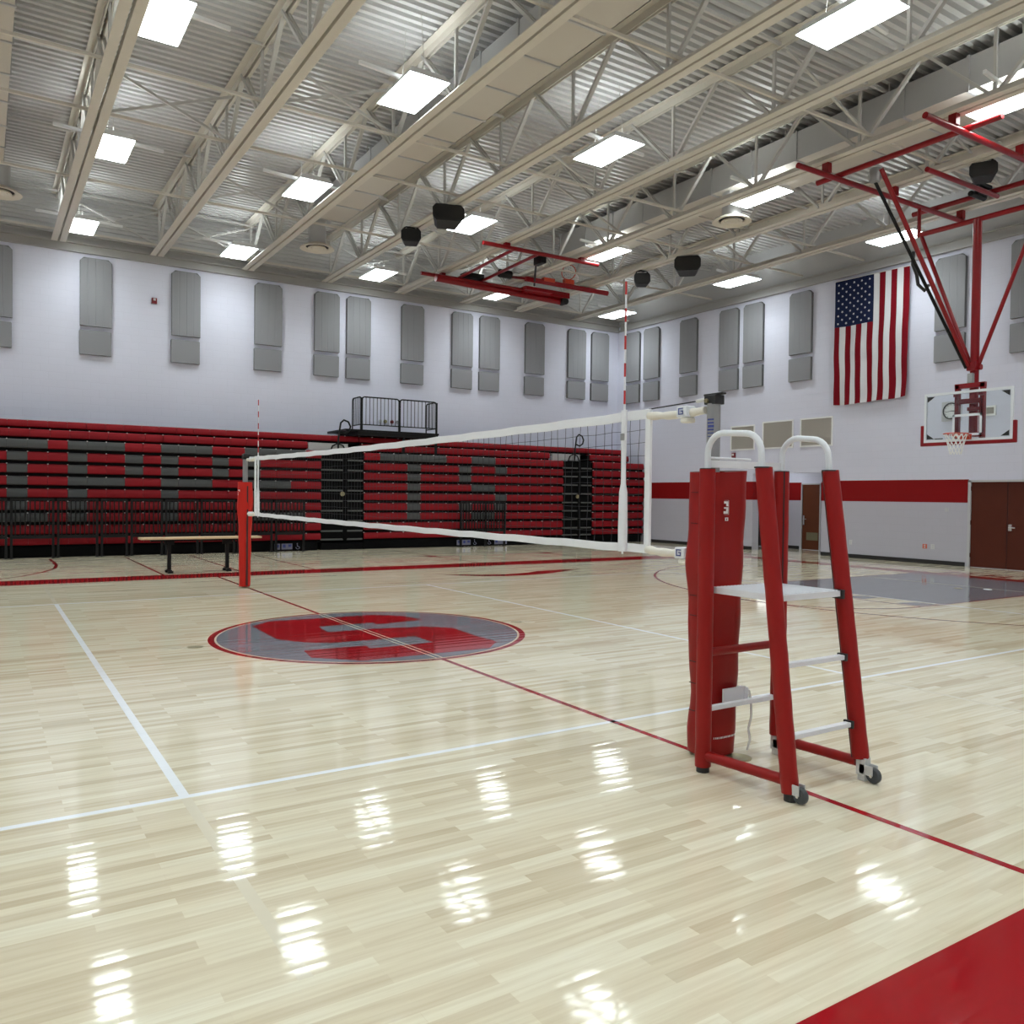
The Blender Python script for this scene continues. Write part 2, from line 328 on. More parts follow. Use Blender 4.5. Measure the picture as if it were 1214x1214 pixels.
# flag wall with the alcove (y 6.65 .. 9.3) and the double-door opening
mb = MB(); WM = ['wall', 'wall_red', 'wall_low']
def east_strip(y0, y1):
    mb.box(XE, XE+.3, y0, y1, 2.24, ZT+.3, 0); mb.box(XE, XE+.3, y0, y1, 1.64, 2.24, 1); mb.box(XE, XE+.3, y0, y1, 0, 1.64, 2)
east_strip(9.3, YN); east_strip(2.24, 6.65)
mb.box(XE, XE+.3, 6.65, 9.3, 2.5, ZT+.3, 0)
mb.box(XE, XE+.3, .3, 2.24, 2.2, ZT+.3, 0)
east_strip(-16.24, .3)
struct(mb.build('wall_east', WM))
mb = MB(); mb.box(XE+.02, XE+.3, -16.5, YN+.3, ZT+.3, 9.95); struct(mb.build('wall_east_upper', ['upperwall']))
# alcove behind the flag wall
mb = MB(); XA = 19.2
def alc(y0, y1):
    mb.box(XA, XA+.2, y0, y1, 2.24, 2.9, 0); mb.box(XA, XA+.2, y0, y1, 1.64, 2.24, 1); mb.box(XA, XA+.2, y0, y1, 0, 1.64, 2)
alc(6.4, 8.09); alc(8.86, 10.05)
mb.box(XA, XA+.2, 8.09, 8.86, 2.2, 2.9, 0); mb.box(XA, XA+.2, 10.05, 11.0, 2.2, 2.9, 0); alc(11.0, 12.0)
mb.box(XE+.3, XA, 6.35, 6.65, 0, 2.9, 0); mb.box(XE+.3, XA, 11.8, 12.0, 0, 2.9, 0)
struct(mb.build('wall_alcove', WM))
mb = MB(); mb.box(XE+.3, XA+.2, 6.35, 12.0, 2.85, 2.95); struct(mb.build('ceiling_alcove', ['wall']))
mb = MB(); mb.box(XW-.3, XW, YS, YN, 0, 9.95); struct(mb.build('wall_west', ['wall']))
mb = MB(); mb.box(XW-.3, XE+2.5, YS-.3, YS, 0, 9.95); struct(mb.build('wall_south', ['wall']))
# black rubber base on the flag wall
mb = MB()
for y0, y1 in ((9.3, 14.3), (2.3, 6.65)): mb.box(XE-.012, XE, y0, y1, 0, .11)
mb.box(XA-.012, XA, 8.92, 10.0, 0, .11)
mb.box(XA-.012, XA, 6.65, 8.03, 0, .11)
struct(mb.build('baseboard_east', ['black']))
# corrugated roof deck
mb = MB(); pitch_, depth = .2, .085; x0, x1 = XW-.3, XE+.3; y = -16.5; zd = 9.68; prof = []
while y < 16.4:
    prof += [(y, zd), (y+.085, zd), (y+.10, zd+depth), (y+.185, zd+depth)]; y += pitch_
vs = [(x, a, b_) for (a, b_) in prof for x in (x0, x1)]
mb.add(vs, [(2*i, 2*i+1, 2*i+3, 2*i+2) for i in range(len(prof)-1)])
mb.box(x0, x1, -16.5, YN+.3, zd+.12, zd+.2)
struct(mb.build('ceiling', ['deck']))
# steel channel along the top of both walls
mb = MB(); mb.box(XW, XE, YN-.05, YN, 8.17, 8.64); mb.box(XW, XE, YN-.16, YN-.05, 8.38, 8.43); mb.box(XW, XE, YN-.14, YN-.05, 8.60, 8.66); mb.box(XW, XE, YN-.09, YN-.05, 8.17, 8.2)
struct(mb.build('trim_1', ['trimgray']))
mb = MB(); mb.box(XE-.03, XE, YS, YN-.16, 8.20, 8.46); mb.box(XE-.10, XE-.03, YS, YN-.16, 8.17, 8.23); mb.box(XE-.08, XE-.03, YS, YN-.16, 8.42, 8.46)
struct(mb.build('trim_2', ['trimgray']))

# unseen glowing panel added under the alcove ceiling to brighten the recess
mb = MB(); mb.box(18.1, 18.5, 8.6, 9.8, 2.82, 2.85); a_l = mb.build('alcove_fill_panel', ['alcove_fill']); a_l['label'] = 'unseen fill light panel added inside the doorway alcove of the flag wall'; a_l['category'] = 'ceiling light'
# doors
def door_struct(name): o = bpy.data.objects.new(name, None); COL.objects.link(o); struct(o); OFF[o] = Vector((0, 0, 0)); return o
d = door_struct('door_1')
mb = MB(); mb.box(XA+.02, XA+.07, 8.13, 8.82, .01, 2.17); mb.build('door_panel', ['wood_door2'], d)
mb = MB(); mb.box(XA-.02, XA+.1, 8.09, 8.13, 0, 2.2); mb.box(XA-.02, XA+.1, 8.82, 8.86, 0, 2.2); mb.box(XA-.02, XA+.1, 8.09, 8.86, 2.17, 2.21); mb.build('door_frame', ['frame'], d)
mb = MB(); mb.box(XA-.01, XA+.03, 8.72, 8.78, .82, 1.14); mb.tube([(XA-.05, 8.75, 1.02), (XA-.05, 8.6, 1.02)], .012, 8); mb.tube([(XA, 8.75, 1.02), (XA-.05, 8.75, 1.02)], .012, 8); mb.build('handle', ['chrome'], d, 40)
mb = MB(); mb.box(XA+.012, XA+.025, 8.2, 8.65, .32, .58); mb.build('kick_plate', ['kick'], d)
d = door_struct('door_2')
for k, (y0, y1) in enumerate(((1.30, 2.18), (.38, 1.28))):
    mb = MB(); mb.box(XE+.02, XE+.08, y0, y1, .01, 2.17); mb.build('door_leaf', ['wood_door'], d)
mb = MB(); mb.box(XE-.02, XE+.1, 2.18, 2.25, 0, 2.22); mb.box(XE-.02, XE+.1, .30, .38, 0, 2.22); mb.box(XE-.02, XE+.1, .30, 2.25, 2.17, 2.22); mb.build('door_frame', ['frame'], d)
mb = MB(); mb.box(XE-.005, XE+.03, 1.17, 1.25, .96, 1.12); mb.tube([(XE, 1.21, 1.04), (XE-.06, 1.21, 1.04), (XE-.06, 1.06, 1.04)], .014, 8); mb.build('handle', ['chrome'], d, 40)
mb = MB()
for z in (.25, 1.08, 1.95): mb.tube([(XE+.0, 2.185, z), (XE+.0, 2.185, z+.11)], .014, 8)
mb.build('hinge', ['wood_door'], d)
d = door_struct('door_3')
mb = MB(); mb.box(XA+.05, XA+.1, 10.05, 11.0, .01, 1.36); mb.build('door_panel', ['darkdoor'], d)
mb = MB(); mb.box(XA+.06, XA+.09, 10.05, 11.0, 1.36, 2.2); mb.build('window_glass', ['lit_glass'], d)

# ------------------------------------------------------------------ roof steel
JX = [15.0, 12.42, 10.17, 7.73, 5.23, 2.77, .23, -2.22, -4.75, -7.28]
ZB = 8.35; ZTOP = 9.66
where = ['nearest the flag wall', 'second from the flag wall', 'third from the flag wall, beside the long duct', 'fourth from the flag wall', 'fifth from the flag wall', 'sixth from the flag wall, beside the left duct', 'seventh from the flag wall', 'eighth from the flag wall', 'ninth from the flag wall', 'tenth from the flag wall']
def joist(x, lab):
    t = thing('roof_joist', lab, 'roof joist', (x, YN-.2, ZB), 'steel roof joists')
    y0, y1 = -15.9, YN-.22
    mb = MB()
    for s in (-1, 1):
        mb.box(x+s*.1-.075, x+s*.1+.075, y0, y1, ZB, ZB+.018)
        a = x+s*.034; mb.box(a-.009, a+.009, y0, y1, ZB+.018, ZB+.15)
    mb.build('bottom_chord', ['cream'], t)
    mb = MB()
    for s in (-1, 1):
        mb.box(x+s*.09-.065, x+s*.09+.065, y0, YN-.02, ZTOP-.016, ZTOP)
        a = x+s*.034; mb.box(a-.009, a+.009, y0, YN-.02, ZTOP-.14, ZTOP-.016)
    mb.build('top_chord', ['cream'], t)
    mb = MB(); y = .58+2.52*6
    while y > -16:
        for dy in (-1.26, 1.26):
            ya = y+dy
            if -15.9 < ya < YN-.1:
                for s in (-1, 1):
                    if dy > 0: mb.bar((x+s*.045, y+.06, ZB+.09), (x+s*.045, ya-.05, ZTOP-.07), .045, .045)
                    elif s > 0: mb.bar((x, y-.06, ZB+.09), (x, ya+.05, ZTOP-.07), .075, .06)
        if y < y1: mb.bar((x, y, ZB+.1), (x, y, ZTOP-.08), .05, .05, 0, (0, 1, 0))
        y -= 2.52
    mb.build('web_lattice', ['joistweb'], t)
for i, x in enumerate(JX): joist(x, 'cream steel roof joist, '+where[i])
# bridging rows between the joists
BY = [15.55, 11.2, 7.45, 5.35, .3, -3.6]
for i, y in enumerate(BY):
    t = thing('bridging_row', 'thin cream bridging bars crossing the roof joists, %s row from the bleacher wall' % ORD[i], 'bridging', (JX[0], y, ZB+.17), 'bridging rows')
    mb = MB(); mb.bar((JX[-1], y, ZB+.18), (XE-.06, y, ZB+.18), .05, .05); mb.build('bottom_bar', ['cream'], t)
    mb = MB(); mb.bar((JX[-1], y+.12, ZTOP-.1), (XE, y+.12, ZTOP-.1), .05, .05); mb.build('top_bar', ['joistweb'], t)
    bays = list(zip(JX[:-1], JX[1:]))
    for k, (xa, xb) in enumerate(bays):
        if k not in (1, 4, 7) and ((i+k) % 2 == 0 or i == 0):
            mb = MB(); mb.bar((xa-.05, y+.05, ZB+.2), (xb+.05, y+.05, ZTOP-.2), .045, .045); mb.bar((xa-.05, y+.1, ZTOP-.2), (xb+.05, y+.1, ZB+.2), .045, .045)
            mb.build('cross_brace', ['joistweb'], t)

# ducts and round diffusers
def duct(x0, x1, y0, y1, z0, z1, lab, stub=None):
    t = thing('air_duct', lab, 'duct', ((x0+x1)/2, y1, z0))
    mb = MB(); mb.box(x0, x1, y0, y1, z0, z1, 0); mb.f.pop(-6); mb.m.pop(-6)
    mb.poly([(x0, y0, z0), (x0, y1, z0), (x1, y1, z0), (x1, y0, z0)], 1)
    if stub: mb.box(x0+.15, x1-.15, y1, y1+stub, z0+.12, z1-.1, 0)
    mb.build('duct_body', ['duct', 'ductpaint'], t)
    y = y1-.02
    while y > y0:
        mb = MB(); mb.box(x0-.025, x1+.025, y-.02, y+.02, z0-.025, z1+.02); mb.build('flange', ['duct'], t); y -= 1.22
    y = y1-.9
    while y > y0:
        for xx in (x0+.06, x1-.06):
            mb = MB(); mb.bar((xx, y, z1), (xx, y, 9.68), .02, .02, 0, (0, 1, 0)); mb.build('hanger_strap', ['joistweb'], t)
        y -= 2.44
duct(3.42, 4.22, -12, 11.95, 8.92, 9.45, 'rectangular sheet metal duct above the round ceiling vent left of the speakers', 1.1)
duct(10.66, 11.95, -12, 11.0, 8.9, 9.5, 'largest sheet metal duct, running above the round ceiling vent near the red hoop frame')
duct(-4.45, -3.55, -12, 12.6, 8.92, 9.45, 'rectangular sheet metal duct at the left edge of the photo')
def diffuser(x, y, z, lab, neck_top=8.9):
    t = thing('ceiling_diffuser', lab, 'ceiling vent', (x, y, z), 'round ceiling diffusers')
    mb = MB(); mb.lathe((x, y, z), [(.25, .12), (.40, .05), (.46, .0), (.455, -.012), (.31, .025), (.30, .06)], 36); mb.build('outer_ring', ['diff'], t, 40)
    mb = MB(); mb.lathe((x, y, z), [(.31, .05), (.02, .05)], 36); mb.build('dark_throat', ['diffdark'], t)
    mb = MB(); mb.lathe((x, y, z), [(.22, .04), (.255, .0), (.25, -.012), (.17, .015)], 36); mb.lathe((x, y, z), [(.17, .02), (.15, -.005), (.001, -.005)], 36); mb.build('inner_cone', ['diff'], t, 40)
    mb = MB(); mb.lathe((x, y, z), [(.23, .12), (.23, neck_top-z)], 24); mb.build('neck', ['duct'], t, 40)
diffuser(3.66, 12.45, 8.27, 'round cream ceiling vent left of the black speakers', 9.04)
diffuser(11.02, 4.56, 8.24, 'round cream ceiling vent under the largest duct, near the flag')
diffuser(-3.63, 12.55, 8.3, 'round cream ceiling vent cut by the left edge of the photo', 8.92)

# ceiling lights
LX = [15.95, 10.72, 6.39, 2.16, -1.82, -6.0, -10.2, -14.4]; LY = [14.67, 8.88, 3.5, -1.9, -7.4, -12.8]; LZ = 8.45
rowname = ['row nearest the bleachers', 'second row from the bleachers', 'third row from the bleachers', 'fourth row from the bleachers', 'fifth row from the bleachers', 'sixth row from the bleachers']
def light_proto(x, y):
    t = thing('ceiling_light', '', 'ceiling light', (x, y, LZ), 'ceiling light panels')
    a, b_ = .345, .645
    mb = MB()
    mb.add([(x-a-.02, y-b_-.02, LZ+.0), (x+a+.02, y-b_-.02, LZ), (x+a+.02, y+b_+.02, LZ), (x-a-.02, y+b_+.02, LZ), (x-a+.05, y-b_+.05, LZ+.13), (x+a-.05, y-b_+.05, LZ+.13), (x+a-.05, y+b_-.05, LZ+.13), (x-a+.05, y+b_-.05, LZ+.13)],
           [(0, 1, 5, 4), (1, 2, 6, 5), (2, 3, 7, 6), (3, 0, 4, 7), (4, 5, 6, 7)]); mb.build('housing', ['lampwhite'], t)
    mb = MB(); mb.box(x-a, x+a, y-b_, y+b_, LZ-.012, LZ+.01); mb.build('diffuser_panel', ['lamp'], t)
    ld = bpy.data.lights.new('fixture_downlight', 'AREA'); ld.shape = 'RECTANGLE'; ld.size = .66; ld.size_y = 1.26; ld.energy = LOUVER; ld.color = (.915, 1, 1); ld.spread = math.radians(125)
    lo = bpy.data.objects.new('fixture_downlight', ld); COL.objects.link(lo); lo.parent = t; lo.location = (0, 0, -.016)
    mb = MB(); mb.box(x-.09, x+.09, y-.5, y+.5, LZ+.131, LZ+.145); mb.build('lamp_top', ['uplamp'], t)
    mb = MB(); mb.bar((x-1.0, y-.1, LZ+.2), (x+1.0, y+.1, LZ+.2), .05, .06); mb.build('mounting_bar', ['lampwhite'], t)
    for s in (-1, 1):
        mb = MB(); mb.tube([(x, y+s*.45, LZ+.12), (x, y+s*.3, ZTOP)], .006, 5); mb.build('hanger', ['joistweb'], t)
    return t
L0 = None
for i, y in enumerate(LY):
    for j, x in enumerate(LX):
        lab = 'lit ceiling light panel, %s from flag wall, %s' % (ORD[j], rowname[i])
        if L0 is None: L0 = light_proto(x, y); L0['label'] = lab
        else: dup(L0, (x-LX[0], y-LY[0], 0), lab)

# speakers under the joists
def speaker(x, y, z, wd, ht, rz, top, lab):
    t = thing('loudspeaker', lab, 'loudspeaker', (x, y, z), 'ceiling loudspeakers')
    R = Matrix.Rotation(rz, 3, 'Z') @ Matrix.Rotation(math.radians(-14), 3, 'X')
    dp = wd*.62; a = wd/2; h = ht/2
    mb = MB(); prof = [(-a, -h*.5), (-a*.78, -h), (a*.78, -h), (a, -h*.5), (a, h*.55), (a*.8, h), (-a*.8, h), (-a, h*.55)]
    f_ = [(x+p, y-dp/2, z+q) for p, q in prof]; bk = [(x+p*.72, y+dp/2, z+q*.8) for p, q in prof]; n = 8
    mb.add(f_+bk, [tuple(range(n)), tuple(reversed(range(n, 2*n)))]+[(i, n+i, n+(i+1) % n, (i+1) % n) for i in range(n)]); mb.rot((x, y, z), R); mb.build('cabinet', ['speaker'], t, bevel=.012)
    mb = MB(); mb.prism([(x+p*.9, y-dp/2-.002, z+q*.86) for p, q in prof], (0, -.012, 0)); mb.rot((x, y, z), R); mb.build('grille', ['black'], t)
    mb = MB(); mb.tube([(x-a*.7, y, z+h*.7), (x-a*.66, y, z+h+.07), (x-a*.5, y, z+h+.09), (x+a*.5, y, z+h+.09), (x+a*.66, y, z+h+.07), (x+a*.7, y, z+h*.7)], .018, 8); mb.rot((x, y, z), Matrix.Rotation(rz, 3, 'Z')); mb.build('yoke', ['blackmetal'], t, 40)
    mb = MB(); mb.tube([(x, y, z+h+.08), (x, y, top)], .025, 8); mb.box(x-.09, x+.09, y-.05, y+.05, top-.03, top); mb.build('hanger', ['blackmetal'], t, 40)
speaker(5.12, 7.78, 8.10, .74, .42, math.radians(-20), ZB, 'larger black speaker left of centre, hanging beside a ceiling light')
speaker(5.08, 9.62, 8.09, .5, .36, math.radians(-25), ZB, 'smaller black speaker left of centre, nearer the round ceiling vent')
speaker(12.5, 7.52, 8.07, .72, .44, math.radians(-45), ZB, 'larger black speaker right of the folded hoop')
speaker(12.42, 9.32, 8.06, .48, .36, math.radians(-35), ZB, 'smaller black speaker right of the folded hoop, above the near antenna tip')
speaker(12.7, -.42, 8.16, .50, .34, math.radians(-60), ZB, 'black speaker above the red frame of the lowered hoop')

# ------------------------------------------------------------------ acoustic panels and small wall items
def panel(name, lab, wallax, c0, c1, z0, z1, group):
    """wallax 'N': along x on the bleacher wall; 'E': along y on the flag wall"""
    t = thing(name, lab, 'acoustic panel', ((c0+c1)/2, YN, z0) if wallax == 'N' else (XE, (c0+c1)/2, z0), group)
    def P(a, dpt, z): return (a, YN-dpt, z) if wallax == 'N' else (XE-dpt, a, z)
    w_ = c1-c0; r = .09 if z1-z0 > 1 else .02
    # outline with clipped top corners, four shallow ribs across
    n = 4 if z1-z0 > 1 else 1; cols = []
    for k in range(n):
        a0 = c0+w_*k/n; a1 = c0+w_*(k+1)/n
        cols += [(a0+.003, .091), (a0+.02, .096), (a1-.02, .096), (a1-.003, .091)]
    mb = MB(); mb2 = MB()
    def top(a): 
        e = min(a-c0, c1-a)
        return z1-(r-e if e < r else 0)
    vs = []; 
    for a, dpt in cols: vs += [P(a, dpt, z0), P(a, dpt, top(a))]
    fs = [(2*i, 2*i+2, 2*i+3, 2*i+1) for i in range(len(cols)-1)]
    if wallax == 'E': fs = [tuple(reversed(f)) for f in fs]
    mb.add(vs, fs); mb.build('fabric_face', ['panel'], t)
    out = [(c0, z0), (c1, z0), (c1, z1-r), (c1-r, z1), (c0+r, z1), (c0, z1-r)]
    mb2.prism([P(a, .003, z) for a, z in out], Vector(P(0, .087, 0))-Vector(P(0, 0, 0))); mb2.build('panel_core', ['panel_edge_shade'], t)
NPX = [(-4.1, -3.27), (-1.69, -.90), (.66, 1.45), (3.03, 3.86), (4.90, 5.72), (5.97, 6.79), (7.9, 8.73), (9.82, 10.64), (10.93, 11.76), (12.87, 13.72), (14.82, 15.66), (15.95, 16.79)]
for i, (a, b_) in enumerate(NPX):
    wh = '%s from the left on the bleacher wall' % ORD[i]
    panel('acoustic_panel', 'tall ribbed gray acoustic panel, '+wh, 'N', a, b_, 6.2, 8.06, 'tall acoustic panels')
    panel('acoustic_panel', 'short gray acoustic panel under a tall one, '+wh, 'N', a-.015, b_-.015, 5.42, 6.08, 'short acoustic panels')
EPY = [(14.88, 15.72), (13.80, 14.64), (11.86, 12.70), (9.97, 10.80), (8.93, 9.74), (7.07, 7.89), (2.40, 3.20), (.46, 1.28)]
for i, (a, b_) in enumerate(EPY):
    wh = '%s from the corner on the flag wall' % ORD[i]
    panel('acoustic_panel', 'tall ribbed gray acoustic panel, '+wh, 'E', a, b_, 6.15, 8.04, 'tall acoustic panels')
    panel('acoustic_panel', 'short gray acoustic panel under a tall one, '+wh, 'E', a, b_, 5.32, 6.02, 'short acoustic panels')

def alarm(c, ax, lab):
    t = thing('fire_alarm', lab, 'fire alarm', c)
    x, y, z = c
    mb = MB(); mb2 = MB()
    if ax == 'N': mb.box(x-.07, x+.07, y-.06, y, z-.08, z+.08); mb2.box(x-.03, x+.03, y-.09, y-.06, z+.0, z+.06)
    else: mb.box(x-.06, x, y-.07, y+.07, z-.1, z+.08); mb2.box(x-.09, x-.06, y-.03, y+.03, z-.02, z+.05)
    mb.build('alarm_box', ['alarm'], t, bevel=.008); mb2.build('strobe', ['plate'], t)
alarm((.2, YN, 7.12), 'N', 'small red fire alarm high on the white wall between tall gray panels')
alarm((XE, 10.12, 3.13), 'E', 'small red fire alarm under the leftmost wall grille')
def grille(y0, y1, z0, z1, lab, group=None):
    t = thing('wall_grille', lab, 'wall grille', (XE, (y0+y1)/2, z0), group)
    mb = MB(); b_ = .045
    mb.box(XE-.025, XE, y0, y1, z0, z0+b_); mb.box(XE-.025, XE, y0, y1, z1-b_, z1); mb.box(XE-.025, XE, y0, y0+b_, z0+b_, z1-b_); mb.box(XE-.025, XE, y1-b_, y1, z0+b_, z1-b_)
    mb.build('frame', ['lampwhite'], t)
    mb = MB(); z = z0+b_
    mb.box(XE-.006, XE, y0+b_, y1-b_, z0+b_, z1-b_)
    while z < z1-b_-.01: mb.box(XE-.018, XE-.006, y0+b_, y1-b_, z, z+.02); z += .035
    mb.build('louver', ['grille'], t)
grille(9.25, 10.28, 3.28, 4.1, 'leftmost tan wall grille, behind the white rail of the stand', 'tan wall grilles')
grille(7.72, 8.93, 3.28, 4.16, 'middle tan wall grille between the two white rails', 'tan wall grilles')
grille(6.30, 7.46, 3.28, 4.16, 'rightmost tan wall grille, below the flag', 'tan wall grilles')
grille(1.60, 2.12, 3.83, 4.08, 'small tan wall grille seen through the glass backboard')
# clock
t = thing('wall_clock', 'round black-rimmed wall clock seen through the glass backboard', 'clock', (XE, 2.72, 4.02))
mb = MB(); mb.box(XE-.03, XE, 2.46, 2.98, 3.76, 4.27); mb.build('back_plate', ['frame'], t)
mb = MB(); mb.lathe((XE-.03, 2.72, 4.02), [(.215, 0), (.215, -.04), (.19, -.05), (.185, -.03)], 32, axis='x'); mb.build('rim', ['black'], t, 40)
mb = MB(); mb.lathe((XE-.05, 2.72, 4.02), [(.19, 0), (.001, -.002)], 32, axis='x')
mb.build('dial', ['clockface'], t)
mb = MB()
for a, l, wd in ((1.75, .15, .012), (4.65, .10, .018)):
    mb.bar((XE-.06, 2.72, 4.02), (XE-.06, 2.72+l*math.sin(a), 4.02+l*math.cos(a)), wd, .004, 0, (1, 0, 0))
for k in range(12): 
    a = k*PI/6; mb.bar((XE-.057, 2.72+.15*math.sin(a), 4.02+.15*math.cos(a)), (XE-.057, 2.72+.175*math.sin(a), 4.02+.175*math.cos(a)), .01, .003, 0, (1, 0, 0))
mb.build('hands', ['black'], t)
def wplate(y, z, wd, ht, m_, lab, cat='outlet'):
    mb = MB(); mb.box(XE-.012, XE, y-wd/2, y+wd/2, z-ht/2, z+ht/2)
    mb.box(XE-.016, XE-.012, y-wd/5, y+wd/5, z-ht/3, z-ht/12, 1); mb.box(XE-.016, XE-.012, y-wd/5, y+wd/5, z+ht/12, z+ht/3, 1)
    o = mb.build('wall_outlet', [m_, 'frame']); tag(o, lab, cat)
wplate(5.63, .45, .09, .13, 'plate', 'pale wall outlet just right of the stand leg')
wplate(3.38, .46, .12, .12, 'outlet_red', 'orange-red wall outlet low on the flag wall')
wplate(3.16, .46, .10, .13, 'plate', 'pale wall outlet beside the orange-red one')
wplate(2.8, 1.45, .10, .10, 'frame', 'gray wall switch below the red stripe near the double doors', 'switch')
for k, (x, m_, lab) in enumerate(((7.18, 'frame', 'gray'), (7.36, 'brass', 'yellowish'), (7.60, 'alarm', 'red'), (7.78, 'chrome', 'shiny'))):
    mb = MB(); mb.lathe((x, YN, 4.1), [(.06, 0), (.06, -.04), (.045, -.06), (.001, -.06)], 16, axis='y'); o = mb.build('wall_socket', [m_], None, 40)
    tag(o, 'small round %s socket on the wall behind the platform railing' % lab, 'socket', 'round wall sockets')

# ------------------------------------------------------------------ bleachers
YF = 14.5
ZR = [3.46, 3.22, 2.95, 2.645, 2.34, 2.035, 1.725, 1.41, 1.115, .81, .505]; ZBOT = .25
YR = [14.95, 14.7]+[YF]*9
def seat_row(t, i, spans, x0, x1):
    """spans: list of (xa, xb) gray modules"""
    z1 = ZR[i]; zn = ZR[i+1] if i < 10 else ZBOT; h = min(.225, z1-zn-.06); y = YR[i]
    prof = [(y+.02, z1-h), (y-.015, z1-h+.02), (y-.02, z1-h*.55), (y-.008, z1-.06), (y+.012, z1-.018), (y+.05, z1), (y+.26, z1-.005)]
    edges = sorted(set([x0, x1]+[round(e, 3) for s in spans for e in s if x0 < e < x1]))
    # module joints
    pit = .4424; cuts = []
    mb = MB()
    for a, b_ in zip(edges[:-1], edges[1:]):
        gray = any(s[0]-.01 <= a and b_ <= s[1]+.01 for s in spans)
        n = max(1, round((b_-a)/pit)); 
        for k in range(n):
            xa = a+(b_-a)*k/n+.003; xb = a+(b_-a)*(k+1)/n-.003
            vs = [(x, p, q) for (p, q) in prof for x in (xa, xb)]
            np_ = len(prof)
            fs = [(2*j, 2*j+1, 2*j+3, 2*j+2) for j in range(np_-1)]+[tuple(2*j for j in range(np_)), tuple(2*j+1 for j in reversed(range(np_)))]
            mb.add(vs, fs, 1 if gray else 0)
            mb.box(xa-.016, xa+.012, y-.008, y+.03, z1-.012, z1+.012, 2)
    mb.build('seat_row', ['seat_red', 'seat_gray', 'clip'], t, 35)
def section(lab, x0, x1, grays, ends=None):
    t = thing('bleacher_section', lab, 'bleachers', ((x0+x1)/2, YF, 0), 'bleacher sections')
    for i in range(11):
        xe = x1 if ends is None else ends[i]
        seat_row(t, i, grays[i], x0, xe)
    mb = MB()
    for i in range(11):
        xe = (x1 if ends is None else ends[i])-.01
        zn = ZR[i+1] if i < 10 else ZBOT
        mb.box(x0, xe, YR[i]+.05, YR[i]+.28, zn-.01, ZR[i]-.02); mb.box(x0, xe, YR[i]+.28, 16.1, zn-.01, ZR[i]-.03)
    mb.build('understructure', ['bleach_dark'], t)
    mb = MB(); mb.box(x0, x1-.1, YF+.0, YF+.4, .0, ZBOT); mb.build('kick_skirt', ['bleach_dark'], t)
    return t
K = lambda k: round(-3.4396+.4424*k, 3)
e = [[] for _ in range(11)]
gl_ = {2: [(K(-1), K(2)), (K(3), K(6)), (K(8), K(11)), (K(13), K(17))],
       3: [(K(0), K(1)), (K(3), K(4)), (K(6), K(7)), (K(8), K(9)), (K(11), K(12)), (K(13), K(14))],
       5: [(K(0), K(1)), (K(3), K(6)), (K(8), K(11)), (K(13), K(16))],
       6: [(K(0), K(1)), (K(3), K(4)), (K(8), K(9)), (K(13), K(14))],
       8: [(K(-1), K(2)), (K(3), K(4)), (K(8), K(9)), (K(13), K(17))]}
gl_[4] = gl_[3]; gl_[7] = gl_[6]
GL = [gl_.get(i, []) for i in range(11)]
section('left bleacher section in red and gray with large block letters', K(-13), 4.55, GL, [5.9, 4.2]+[4.55]*9)
Q = lambda k: round(5.965+.4647*k, 3)
gm = {2: [(Q(1), Q(6)), (Q(8), Q(10))], 3: [(Q(3), Q(4)), (Q(7), Q(8)), (Q(10), Q(11))], 4: [(Q(3), Q(4)), (Q(7), Q(8))], 5: [(Q(3), Q(4)), (Q(8), Q(10))],
      6: [(Q(3), Q(4)), (Q(10), Q(11))], 7: [(Q(3), Q(4)), (Q(7), Q(8)), (Q(10), Q(11))], 8: [(Q(3), Q(4)), (Q(8), Q(10))]}
GM = [gm.get(i, []) for i in range(11)]
section('middle bleacher section with gray letters T and S on red seats', 5.92, 13.44, GM, [14.77, 12.98]+[13.44]*9)
section('plain red bleacher section at the right end by the corner', 14.79, 17.2, [[] for _ in range(11)], [16.55, 16.62, 17.2, 17.25, 17.25, 17.22, 17.2, 17.2, 17.2, 17.2, 17.2])
